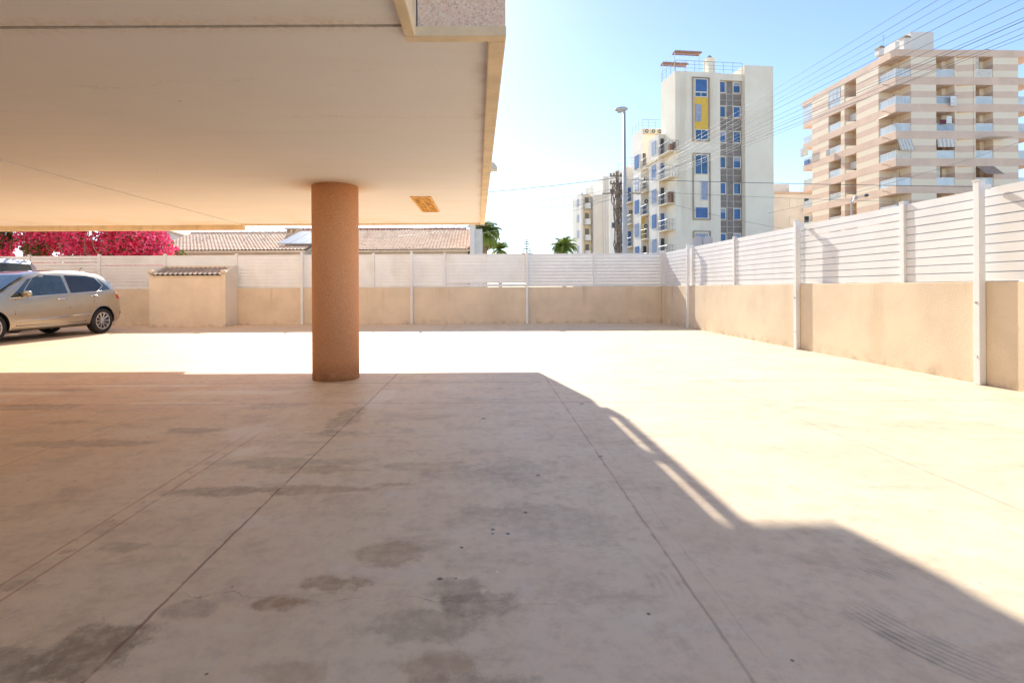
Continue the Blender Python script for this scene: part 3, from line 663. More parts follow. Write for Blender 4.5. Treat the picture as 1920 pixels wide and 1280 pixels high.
# ------------------------------------------------------------------ palms and a conifer
def palm(label, px, py, Y, rad, nf, tr, hang=.8):
    p = at(px, py, Y); t = thing('palm_tree', label, 'palm', (p.x, Y, 0)); H = p.z
    tk = MB(); tk.tube([(0, 0, 0), (.05, 0, H*.5), (0, 0, H-.1)], [tr*1.1, tr, tr*1.2], 10)
    for k in range(int(H/.25)): tk.tube([(0, 0, k*.25), (0, 0, k*.25+.06)], [tr*1.15, tr*1.05], 8)
    tk.build('trunk', M['bark'], t)
    c = MB()
    for i in range(nf):
        az = random.uniform(0, 2*math.pi); el = random.uniform(-.5, 1.35); L = rad*random.uniform(.8, 1.1); d = Vector((math.cos(az), math.sin(az), 0)); sd = Vector((-d.y, d.x, 0))
        pts = []; q = Vector((0, 0, H-.05)); e = el; n = 14
        for k in range(n+1):
            pts.append(q.copy()); q = q+(d*math.cos(e)+Vector((0, 0, 1))*math.sin(e))*(L/n); e -= (hang*2.0)/n*(.5+k/n)
        c.tube(pts, [.03*(1-k/(n+1))+.006 for k in range(n+1)], 4)
        for k in range(2, n+1):
            tn = (pts[k]-pts[k-1]).normalized()
            for s in (-1, 1):
                for e2 in (0, .33, .66):
                    b = pts[k-1].lerp(pts[k], e2); ll = rad*.30*math.sin(math.pi*(k/n)**.7*.92+.12)+.05
                    tip = b+(sd*s*.8+tn*.6+Vector((0, 0, random.uniform(-.55, -.1)))).normalized()*ll
                    wv = tn*rad*.02; c.add([b-wv, b+wv, tip+wv*.2, tip-wv*.2], [(0, 1, 2, 3)])
    c.build('crown', M['palmleaf'], t, fix=False); return t
palm('bushy palm with drooping fronds peeping out beyond the slab corner', 909, 437, 45, 2.15, 62, .22, 1.1)
palm('low palm crown just above the fence below the drooping palm', 938, 467, 60, 1.7, 26, .2)
palm('round headed palm above the far fence beside the leftmost flats', 1058, 462, 80, 2.7, 50, .28, .9)
pa = at(988, 447, 90); ar = thing('conifer_tree', 'thin tiered conifer tip rising above the far fence', 'conifer', (pa.x, 90, 0))
MB().tube([(0, 0, 0), (0, 0, pa.z)], [.25, .03], 7).build('trunk', M['bark'], ar)
cr = MB()
for k in range(9):
    z = pa.z-.25-k*.42; r_ = .28+k*.16
    for j in range(9):
        a = j*2*math.pi/9+k*.5; e = Vector((math.cos(a)*r_, math.sin(a)*r_, z+.12*r_)); b = Vector((0, 0, z)); cr.tube([b, e], [.03, .02], 4)
        for q in range(6):
            f = .3+q*.14; c0 = b.lerp(e, f)
            for s in (-1, 1): cr.tube([c0, c0+Vector((-math.sin(a)*s*.16*(1.2-f), math.cos(a)*s*.16*(1.2-f), .10))], [.03, .015], 3)
cr.build('crown', M['pineleaf'], ar)

# ------------------------------------------------------------------ street lamps, pole, wires
M['lamp'] = mat('lamp grey', (.58, .56, .52), .5, .2, var=.04)
pl = at(1172, 472, 28); lt = at(1172, 208, 28)
lamp = thing('street_lamp', 'tall pale street lamp with one head facing left, in front of the terraced flats', 'street lamp', (pl.x, 28, 0))
MB().tube([(0, 0, 0), (0, 0, .8), (0, 0, lt.z-.05)], [.17, .14, .075], 14).build('pole', M['lamp'], lamp, smooth=True)
hd = MB(); L_ = 15
sec_ = [(-.52, .03, .05), (-.44, .13, .10), (-.25, .19, .145), (0, .17, .14), (.12, .10, .10), (.19, .05, .06)]
vs = []
for x_, w_, hh in sec_:
    for k in range(L_):
        a = 2*math.pi*k/L_; vs.append((x_, math.cos(a)*w_, lt.z+.08+(.10*(x_)*.5)+math.sin(a)*hh*(1 if math.sin(a) > 0 else .7)))
hd.add(vs, [(i*L_+k, i*L_+(k+1) % L_, (i+1)*L_+(k+1) % L_, (i+1)*L_+k) for i in range(5) for k in range(L_)]+[tuple(range(L_))[::-1], tuple(5*L_+k for k in range(L_))])
ho = hd.build('lamp_head', M['lamp'], lamp, smooth=True)
MB().lathe([(.14, lt.z-.075), (.16, lt.z-.03)], -.24, 0, 18).build('diffuser', M['clear'], ho)

up_ = at(1158, 322, 40)
pole = thing('utility_pole', 'dark wooden utility pole wrapped in cables beside the street lamp', 'utility pole', (up_.x, 40, 0))
MB().tube([(.15, 0, 0), (.08, 0, 5), (0, 0, up_.z)], [.20, .17, .12], 10).build('post', M['bark'], pole)
M['cable'] = mat('cable', (.20, .19, .18), .4, .2, var=.1)
M['cabledark'] = mat('dark cable', (.12, .12, .12), .5)
cb = MB()
for k in range(9):
    a0 = random.uniform(0, 6.3); pts = []
    for j in range(14):
        f = j/13; a = a0+f*random.uniform(2, 3.5); r_ = .22+random.uniform(0, .16)*(1+math.sin(f*9+k)); pts.append((.15-.15*f+math.cos(a)*r_, math.sin(a)*r_, .5+f*(up_.z-1.4)))
    cb.tube(pts, .045, 5)
cb.build('cable_bundle', mat('cable bundle', (.32, .25, .19), .8, var=.4, scale=4), pole)
cs = MB(); tz = up_.z
for dz in (.35, .95, 1.6): cs.box(-.55, .65, -.06, .06, tz-dz-.05, tz-dz+.05)
cs.box(-1.2, 1.9, -.05, .05, tz-1.75, tz-1.68)
cs.build('crossarm', M['bark'], pole)
ins = MB()
for dz in (.35, .95, 1.6):
    for x_ in (-.5, -.25, .3, .58): ins.lathe([(.03, tz-dz+.05), (.075, tz-dz+.10), (.05, tz-dz+.17), (.07, tz-dz+.22), (.02, tz-dz+.26)], x_, -.02, 8)
ins.build('insulator', M['cabledark'], pole)
for dz, sx in ((3.0, .35), (4.2, -.35), (5.1, .32), (6.0, .30)): box('junction_box', M['cabledark'], pole, sx-.14, sx+.14, -.32, -.10, tz-dz-.25, tz-dz+.15)
def wire(a, b, sag, r, label, group, m_=None, n=26):
    pts = []
    for i in range(n+1):
        f = i/n; p = Vector(a).lerp(Vector(b), f); p.z -= sag*4*f*(1-f); pts.append(p)
    o = pts[0].copy(); mb = MB(); mb.tube([p-o for p in pts], r, 5); w = mb.build('overhead_wire', m_ or M['cable'], None, smooth=True); w.location = o
    return tag(w, label, 'cable', group)
PZ = lambda px, py: Vector((up_.x+(px-1158)*40/FPX, 40, at(px, py, 40).z))
# bundle that rises from the pole to a pole out of frame on the right
GR = 'wires rising from the utility pole to the upper right'
ORD = ['first', 'second', 'third', 'fourth', 'fifth', 'sixth', 'seventh', 'eighth', 'ninth', 'tenth', 'eleventh', 'twelfth']
for kk, (ax, ay, bx_, by_, r) in enumerate(((1172, 334, 1738, -8, .010), (1176, 336, 1772, -8, .012), (1192, 332, 1800, -8, .010), (1180, 336, 1836, -8, .011), (1178, 340, 1870, -6, .014), (1184, 342, 1925, -6, .011),
                            (1186, 344, 1925, 12, .014), (1186, 346, 1925, 30, .012), (1188, 350, 1925, 36, .017), (1190, 352, 1925, 48, .012), (1192, 354, 1925, 60, .013), (1170, 350, 1925, 68, .010))):
    a = at(ax, ay, 40); b = at(bx_, by_, 17); d = (b-a); wire(a, b+d*.10, .12, r*.72, ORD[kk]+' from the left of the wires rising to the upper right', GR)
GL = 'wires running left from the utility pole'
for k, (ax, ay, bx_, by_, r) in enumerate(((1160, 333, 900, 358, .022), (1160, 352, 900, 374, .014), (1162, 356, 900, 396, .011), (1160, 362, 900, 412, .012), (1160, 358, 900, 404, .010), (1166, 366, 900, 426, .010), (1166, 372, 900, 380, .009))):
    a = at(ax, ay, 40); b = at(bx_, by_, 34); d = b-a
    wire(a, b+d*.5, .5 if k else .15, r, 'thickest dark wire running left from the top of the utility pole' if k == 0 else 'thin grey wire drooping left from the utility pole, '+ORD[[1, 3, 5, 4, 6, 2][k-1]-1]+' below the thick dark one', None if k == 0 else GL, M['cabledark'] if k == 0 else None)
wire(at(1160, 336, 40), at(2000, 352, 40), .1, .022, 'dark level wire crossing in front of both tall blocks, the upper one', None, M['cabledark'])
wire(at(1190, 358, 40), at(2000, 384, 40), .2, .012, 'dark level wire crossing in front of both tall blocks, the lower one', None)
wire(at(1440, 400, 38), at(1960, 250, 38), .4, .010, 'faint wire sloping up to the right across the lower striped block', None)
wire(at(1190, 362, 40), at(1530, 438, 36), .3, .010, 'faint wire sloping down to the right across the white tower', None)

# ------------------------------------------------------------------ blocks of flats
M['tower'] = mat('tower render', (.95, .83, .66), .9, var=.05, scale=.25, dirt=((.58, .45, .30), .35, (1, 1, .15), .5))
M['tower2'] = mat('terrace render', (.88, .81, .70), .9, var=.06, scale=.3, dirt=((.55, .42, .27), .4, (1, 1, .2), .5))
M['tile_dark'] = mat('grey brown cladding', (.26, .215, .185), .6, var=.12, scale=1.5)
M['joint'] = mat('pale cladding joint', (.62, .55, .46), .7)
M['blue'] = mat('blue shutter', (.06, .15, .36), .45, var=.1, scale=.8)
M['blueglass'] = mat('blue window glass', (.05, .13, .24), .08, .1, var=.3, scale=.8, spec=.7)
M['shade_glass'] = mat('dark window glass', (.05, .06, .08), .1, .1, var=.3, scale=.8, spec=.6)
M['greyshut'] = mat('grey shutter', (.36, .40, .50), .6)
M['yellow'] = mat('yellow panel', (.82, .52, .08), .7, var=.05)
M['frame'] = mat('brown stone surround', (.42, .33, .25), .8)
M['rail'] = mat('grey railing', (.34, .35, .35), .5, .5)
M['brown'] = mat('brown timber', (.36, .17, .09), .8)
M['ac'] = mat('air conditioner case', (.74, .68, .56), .6)
def window(par, x0, x1, z0, z1, y, m_, fr=None, d=.05, mull=False):
    w = MB(); w.box(x0, x1, y-d, y+.02, z0, z1); 
    o = w.build('window', m_, par)
    if fr:
        f = MB(); t_ = .07
        f.box(x0-t_, x1+t_, y-.10, y+.01, z1, z1+t_); f.box(x0-t_, x1+t_, y-.10, y+.01, z0-t_, z0); f.box(x0-t_, x0, y-.10, y+.01, z0, z1); f.box(x1, x1+t_, y-.10, y+.01, z0, z1)
        if mull: f.box((x0+x1)/2-.03, (x0+x1)/2+.03, y-.08, y-.051, z0, z1)
        f.build('frame', fr, o)
    return o
def railing(par, pts, z, h, gap=.5, m_=None, name='railing', closed=False, bars=3):
    mb = MB()
    for (a, b) in zip(pts[:-1], pts[1:]):
        a, b = Vector(a), Vector(b); L = (b-a).length; n = max(1, int(L/gap))
        for i in range(n+1):
            p = a.lerp(b, i/n); mb.tube([(p.x, p.y, z), (p.x, p.y, z+h)], .022, 4)
        for k in range(bars):
            zz = z+h*(1-k/bars); mb.tube([(a.x, a.y, zz), (b.x, b.y, zz)], .025 if k == 0 else .015, 4)
    return mb.build(name, m_ or M['rail'], par)
def ac_unit(par, x, y, z):
    b = MB().box(x-.42, x+.42, y-.32, y, z, z+.62).build('air_conditioner', M['ac'], par)
    MB().tube([(x-.1, y-.322, z+.31), (x-.1, y-.34, z+.31)], .25, 18).build('fan', M['shade_glass'], b)
    MB().tube([(x-.1, y-.342, z+.31), (x-.1, y-.35, z+.31)], .10, 12).build('fan_hub', M['ac'], b)

F = Frame(1268, 56, 6.5, lean=.026)
tw = thing('apartment_tower', 'tall slim white tower with blue windows, a yellow panel and a dark clad strip', 'building', (F.X0, F.Y0, 0), F.a)
Lf = F.front(1352, 290); Ld = F.front(1396, 290); Lr = F.front(1449, 290); DP = 12
top = F.h(1263, 133)
b = MB(); b.box(0, Lf, 0, 3.4, 0, top); b.box(Lf+.0, Ld, .55, DP-.01, 0, top+.15); b.box(Ld, Lr, -.25, DP, 0, F.h(1395, 124, Ld)); b.box(Lf, Ld, .1, .55, top-.75, top-.02)
b.build('wall', M['tower'], tw)
cl = MB(); cl.box(Lf+.01, Ld-.01, .42, .548, 0, top-.80); clo = cl.build('cladding', M['tile_dark'], tw)
jn = MB()
for k in range(1, 3): x_ = Lf+(Ld-Lf)*(.36 if k == 1 else .63); jn.box(x_-.035, x_+.035, .39, .42, 0, top-.80)
rows = [255, 400, 548, 697, 850, 1000, 1148]
for r_ in rows:
    zc = F.h(1375, 80+r_/3.121, Lf+1)
    for dz in (-.72, .72): jn.box(Lf+.01, Ld-.01, .395, .42, zc+dz-.03, zc+dz+.03)
    jn.box(Lf+.01, Ld-.01, .395, .42, zc-1.45, zc-1.40)
jn.build('cladding_joint', M['joint'], clo)
for i, r_ in enumerate(rows):
    zc = F.h(1375, 80+r_/3.121, Lf+1)
    for j, (xa, xb) in enumerate(((Lf+.08, Lf+.78), (Ld-1.0, Ld-.22))):
        o = window(tw, xa, xb, zc-.58, zc+.58, .42, (M['blue'] if (i+j) % 2 == 0 or i > 4 else M['blueglass']), M['tower'])
        if (i*2+j) % 3 == 1: MB().box(xa, xb, .355, .368, zc+.15, zc+.58).build('shutter', M['greyshut'], o)
def zb(xz, yz): return 1060+xz/3.121, 80+yz/3.121
def wrect(x0, y0, x1, y1):
    a = zb(x0, y0); c = zb(x1, y1); X0 = F.front(a[0], (a[1]+c[1])/2); X1 = F.front(c[0], (a[1]+c[1])/2)
    return X0, X1, F.h(c[0], c[1], X0), F.h(a[0], a[1], X0)
for r_, m_ in (((755, 216, 822, 290), M['blue']), ((755, 291, 822, 315), M['blueglass']), ((762, 512, 832, 568), M['blueglass']), ((765, 660, 835, 768), M['blueglass']), ((802, 812, 840, 920), M['greyshut']), ((772, 965, 842, 1025), M['blue']), ((774, 1118, 848, 1200), M['greyshut'])):
    window(tw, *wrect(*r_), 0, m_, M['white2'], mull=(m_ is M['blueglass']))
yp = wrect(755, 321, 832, 509); yo = MB().box(yp[0], yp[1], -.05, .02, yp[2], yp[3]).build('panel', M['yellow'], tw)
yw = wrect(758, 362, 792, 462); MB().box(yw[0], yw[1], -.09, -.052, yw[2], yw[3]).build('shutter', M['greyshut'], yo)
fr = MB()
for r_ in ((745, 208, 836, 572), (757, 652, 850, 1032), (765, 1106, 858, 1210)):
    X0, X1, Z0, Z1 = wrect(*r_); q = .10
    fr.box(X0-q, X0, -.14, .01, Z0, Z1); fr.box(X1, X1+q, -.14, .01, Z0, Z1); fr.box(X0-q, X1+q, -.14, .01, Z1, Z1+q); fr.box(X0-q, X1+q, -.14, .01, Z0-q, Z0)
fr.build('window_surround', M['frame'], tw)
railing(tw, [(.05, 3.3, 0), (.05, .05, 0), (Ld-.1, .05, 0)], top, 1.2, 1.0)
MB().box(Lf-.9, Lf-.1, .8, 1.8, top, top+1.9).box(Lf-1.0, Lf, .7, 1.9, top+1.9, top+2.0).build('chimney', M['tower'], tw)
MB().lathe([(.25, top+2.0), (.28, top+2.3), (.05, top+2.5)], Lf-.5, 1.3, 12).build('chimney_pot', M['rail'], tw)
for y_ in (.15, 3.0):
    z_ = top+2.05; x0_, x1_ = (.0, 2.95)
    pg = MB()
    for k in range(16): x_ = x0_+(x1_-x0_)*k/15; pg.box(x_-.045, x_+.045, y_-.35, y_+.35, z_, z_+.16)
    po = pg.build('pergola', M['brown'], tw)
    for yy in (y_-.37, y_+.30): MB().box(x0_-.1, x1_+.1, yy, yy+.06, z_-.08, z_-.01).build('beam', M['brown'], po)
    for x_ in (x0_+.03, x1_-.05): MB().tube([(x_, y_, top), (x_, y_, z_-.01)], .035, 5).build('post', M['white2'], po)
for x_ in (.05, 1.0, 2.0, 2.9): MB().tube([(x_, .2, top+2.1), (x_, 2.95, top+2.1)], .03, 4).build('tie_rod', M['white2'], tw)

# terraced block that steps out to the left behind the tower
tb = thing('terraced_apartments', 'stepped cream flats with many balconies and air conditioners adjoining the slim white tower', 'building', (F.X0, F.Y0, 0), F.a)
zf = lambda py: F.h(1250, py)
z3 = 2.8
def stepbox(x0, x1, y0, y1, zt, m_=None): return MB().box(x0, x1, y0, y1, 0, zt).build('wall', m_ or M['tower2'], tb)
levels = [zf(p) for p in (283, 331, 379, 429, 478)]
zt2 = F.h(1205, 241, 0, 10.5)
stepbox(.02, Lf, 3.41, 14, levels[0]+.4); stepbox(-.75, .019, 2.5, 5.2, levels[0]+2.6); stepbox(-.95, .018, 7.0, 9.4, F.h(1210, 303, 0, 7)); stepbox(-1.15, .017, 11.2, 14, F.h(1180, 312, 0, 11))
stepbox(.75, 4.0, 10.4, 13.6, zt2); stepbox(-1.4, 1.5, 14.01, 17, F.h(1165, 322, 0, 15))
railing(tb, [(.8, 13.5, 0), (.8, 10.5, 0), (3.5, 10.5, 0)], zt2, 1.2, .8); railing(tb, [(-1.1, 13.9, 0), (-1.1, 11.3, 0), (.5, 11.3, 0)], F.h(1180, 312, 0, 11), 1.2, .7)
for q in range(3): ac_unit(tb, 1.35+.9*q, 10.38, zt2-.75)
MB().box(2.1, 3.2, 10.3, 10.398, zt2-2.8, zt2-1.5).build('window', M['greyshut'], tb); MB().box(.70, .749, 11, 11.8, levels[0]+1.2, levels[0]+2.6).build('window', M['greyshut'], tb)
def col_(i, x, y0, y1, z, xw, ac, door, win, rr=.3):
    MB().box(x-.05, xw, y0, y1, z-.16, z).build('balcony_slab', M['rim'], tb)
    railing(tb, [(x, y1-.05, 0), (x, y0+.05, 0), (xw-.05, y0+.05, 0)], z, 1.1, rr, bars=2, name='balcony_railing')
    if ac: ac_unit(tb, x+.62, y1-.02, z+1.3)
    d_ = MB().box(x+.30, x+.68, y1-.10, y1-.002, z+.02, z+(1.2 if ac else 2.05)).build('balcony_door', door, tb)
    if win: MB().box(x+.04, x+.09, y1+.5, y1+1.3, z+.7, z+2.0).build('window', win, tb)
for i, z in enumerate(levels):
    col_(i, -.85, -.25 if i < 2 else .3, 2.5, z, .32 if i < 3 else .1, False, M['blue'] if i % 2 else M['shade_glass'], None)
    MB().box(-.15, .15, 2.42, 2.498, z+.02, z+2.0).build('door_panel', M['white2'], tb) if i else None
    MB().box(-.80, -.752, 3.2, 4.3, z+.5, z+2.1).build('window', M['blue'] if i in (1, 3) else M['greyshut'], tb)
    col_(i, -1.0, 5.25, 7.0, z-.5, -.0, i in (1, 3), M['blue'] if i == 2 else M['shade_glass'], None)
    MB().box(-1.0, -.952, 7.6, 8.8, z-.1, z+1.6).build('window', M['blue'] if i % 2 == 0 else M['greyshut'], tb)
    if i > 0:
        col_(i, -1.2, 9.45, 11.2, z-1.1, .0, i in (2, 4), M['blue'] if i % 2 else M['white2'], None)
        MB().box(-1.2, -1.152, 12.0, 13.2, z-.6, z+.9).build('window', M['shade_glass'], tb)
MB().box(-.9, -.55, 6.86, 6.92, levels[3]-.4, levels[2]-.8).build('yellow_panel', M['yellow'], tb)
ac_unit(tb, -.30, 2.48, levels[4]-1.0); ac_unit(tb, -.30, 2.48, levels[4]-.3); ac_unit(tb, -.30, 6.98, levels[2]+.9)
for a in ((-.2, .1, .0, .3, levels[0], levels[0]+1.0), (-.6, -.35, .1, .5, levels[0], levels[0]+.8), (-.5, -.1, .5, .9, levels[2], levels[2]+1.25), (.0, .25, .5, .8, levels[2], levels[2]+.9)):
    MB().box(*a).build('storage_box', M['brown'], tb)
for zz, (y0, y1) in ((levels[0]-.17, (-.2, 8)), (levels[1]-.17, (2.6, 8.5))): MB().box(-.98, -.76 if y1 > 8 else -.78, y0+2.8, y1, zz-.25, zz).build('ledge', M['rim'], tb)

M['recess'] = mat('balcony cream paint', (.84, .72, .52), .9, var=.04, scale=.6)
# leftmost flats, far away
G = Frame(1092, 92, 4)
lb = thing('apartment_building', 'pale flats with stacked curved balconies left of the utility pole', 'building', (G.X0, G.Y0, 0), G.a)
M['palebldg'] = mat('pale render', (.84, .77, .66), .9, var=.05, scale=.2, dirt=((.60, .50, .38), .3, (1, 1, .2), .4))
xa, xb_, xc, xd = G.front(1092), G.front(1114), G.front(1132), G.front(1182)
zt_a = G.h(1090, 364); zt_b = G.h(1132, 330)
w_ = MB(); w_.box(xa, xa+.35, .4, 7, 0, zt_a+.3); w_.box(xa+.35, xb_, 1.9, 7, 0, zt_a-.1); w_.box(xb_, xc, .3, 7, 0, zt_a); w_.box(xc, xd, 0, 12, 0, zt_b); w_.box(xc+1.0, xc+1.5, -.25, 0, 0, zt_b-.5)
w_.build('wall', M['palebldg'], lb)
for k in range(8):
    z = 2.9*k+1.2
    bb = MB(); n = 12; x0_, x1_ = xa+.37, xb_-.02; cx_ = (x0_+x1_)/2; rw2 = (x1_-x0_)/2
    pts = [(cx_-rw2*math.cos(math.pi*i/n), 1.9-1.7*math.sin(math.pi*i/n)) for i in range(n+1)]
    if z+1.1 < zt_a-.3:
        bb.prism(pts, 'z', z, z+1.05); bb.build('balcony', M['white2'], lb); MB().box(x0_, x1_, 1.86, 1.897, z+1.06, z+2.85).build('balcony_wall', M['recess'], lb)
        MB().box(cx_-.2, cx_+.5, 1.80, 1.855, z+1.06, z+2.3).build('balcony_door', M['shade_glass'], lb)
        MB().box(xa-.05, xa-.002, 2.2, 3.6, z+.8, z+2.1).build('window', M['greyshut'], lb)
window(lb, G.front(1146), G.front(1154), G.h(1150, 443), G.h(1150, 431), 0, M['shade_glass'], M['white2'])
for py in (447, 374, 470): MB().box(G.front(1143), G.front(1158), -.5, -.01, G.h(1150, py)-.12, G.h(1150, py)+.12).build('ledge', M['shade_glass'], lb)
MB().tube([(G.front(1137), -.14, 0), (G.front(1137), -.14, 20)], .12, 6).build('downpipe', M['white2'], lb)
railing(lb, [(xa, .45, 0), (xb_, .45, 0)], zt_a, 1.1, .9)
MB().box(xc+2.8, xc+4.0, .05, .4, zt_b-.02, zt_b+.5).box(xd-2.5, xd-.4, 2, 6, zt_b-.02, zt_b+.9).build('roof_hut', M['palebldg'], lb)


# low flats between the tower and the striped block
K = Frame(1463, 80, 3)
mb_ = thing('apartment_building', 'low beige flats with roof aerials between the white tower and the striped block', 'building', (K.X0, K.Y0, 0), K.a)
M['redroof'] = mat('terracotta roof edge', (.66, .50, .38), .9)
M['beige'] = mat('beige render', (.76, .71, .64), .9, var=.06, scale=.3)
zt_ = K.h(1480, 360); xr = K.front(1560)
MB().box(-3, xr, 0, 14, 0, zt_-.25).build('wall', M['beige'], mb_); MB().box(-3.1, xr, -.35, 14.2, zt_-.25, zt_).build('roof', M['redroof'], mb_)
MB().box(.9, 3.6, 3, 6, zt_, K.h(1480, 345, 1, 3)).box(-.4, .9, 3.2, 6, zt_, zt_+.5).build('roof_hut', M['white2'], mb_)
for fz in (1.1, 3.9, 6.7, 9.5, 12.3, 15.1):
    if fz+2 > zt_: continue
    window(mb_, 1.6, 2.8, zt_-fz-1.3, zt_-fz, 0, M['white2'], M['white2'])
    window(mb_, 5.2, 6.2, zt_-fz-1.3, zt_-fz, 0, M['greyshut'], M['white2'])
    MB().box(3.6, 7.2, -.9, -.01, zt_-fz-1.75, zt_-fz-1.6).build('balcony_slab', M['beige'], mb_)
    railing(mb_, [(3.6, -.85, 0), (7.2, -.85, 0)], zt_-fz-1.6, .95, .5, name='balcony_railing', bars=2)
    window(mb_, 4.0, 4.7, zt_-fz-1.55, zt_-fz+.1, 0, M['shade_glass'])
MB().box(4.6, 5.3, -.98, -.9, zt_-4.3+.0, zt_-3.8).build('laundry', M['blue'], mb_)
for x_, h_ in ((-.6, 2.5), (.0, 1.2), (.6, 3.3), (3.0, 1.0), (5.2, 1.2)): aerial(mb_, x_, 2.5, zt_, h_)

# ------------------------------------------------------------------ striped block
S = Frame(1681, 55, 1.5)
FH = 2.95; ZT = S.h(1680, 93)
def stripe_material():
    t = T('striped facing'); p = t.objc(); x, y, z = t.xyz(p)
    f = t.m_('FRACT', t.mul(t.sub(z, ZT-20*FH), 1/FH))      # 1 at the top of a floor band
    a = t.mul(t.m_('GREATER_THAN', f, .715), 1.0)            # band of the slab
    b = t.mul(t.m_('GREATER_THAN', f, .235), t.m_('LESS_THAN', f, .475))
    s = t.m_('ADD', a, b, clamp=True); n = t.noise(1.5, detail=5); n2 = t.noise(.4, detail=3)
    cr_ = t.mix(t.step(n2, .3, .7), (.89, .755, .57), (.92, .79, .61)); pk = t.mix(t.step(n, .3, .7), (.77, .565, .43), (.81, .61, .47))
    t.lk(t.mix(s, cr_, pk), t.b.inputs['Base Color']); t.set('Roughness', .9); t.set('Specular IOR Level', .2); return t.m
M['stripe'] = stripe_material()
M['bandpink'] = mat('pink floor band', (.79, .58, .44), .9, var=.05, scale=.6)
M['railglass'] = mat('balcony glass', (.66, .68, .64), .12, .1, var=.1, scale=.5, spec=.6)
M['railglass2'] = mat('smoked balcony glass', (.46, .50, .52), .15, .1, var=.15, scale=.5, spec=.6)
M['railglass3'] = mat('cream balcony panel', (.74, .68, .58), .6)
M['pot'] = mat('potted greenery', (.12, .18, .07), .9, var=.4, scale=6)
M['whitecl'] = mat('pale curtain', (.80, .78, .72), .9)
M['awning'] = mat('awning cloth', (.66, .58, .48), .9)
M['awning2'] = mat('brown awning cloth', (.42, .30, .23), .9)
st = thing('apartment_building', 'large block with pink and cream stripes, corner balconies and a roof hut', 'building', (S.X0, S.Y0, 0), S.a)
XW = S.front(1911); YW = S.side(1524); RD = 1.5
bands = [ZT-k*FH for k in range(9)]
core = MB(); core.box(RD, XW-.01, RD, YW-.01, 0, ZT-.3); core.build('inner_wall', M['recess'], st)
fx_segs = [(S.front(1710), S.front(1757)), (S.front(1792), S.front(1795)), (S.front(1828), S.front(1831)), (S.front(1864), S.front(1911))]
fy_segs = [(S.side(1649), S.side(1607)), (S.side(1585), S.side(1578)), (S.side(1555), S.side(1524))]
wl = MB()
for a, b in fx_segs: wl.box(a, b, 0, RD+.0 if b-a > .5 else RD, 0, ZT-.6)
for a, b in fy_segs: wl.box(0, RD, a, b, 0, ZT-.6)
wl.build('wall', M['stripe'], st)
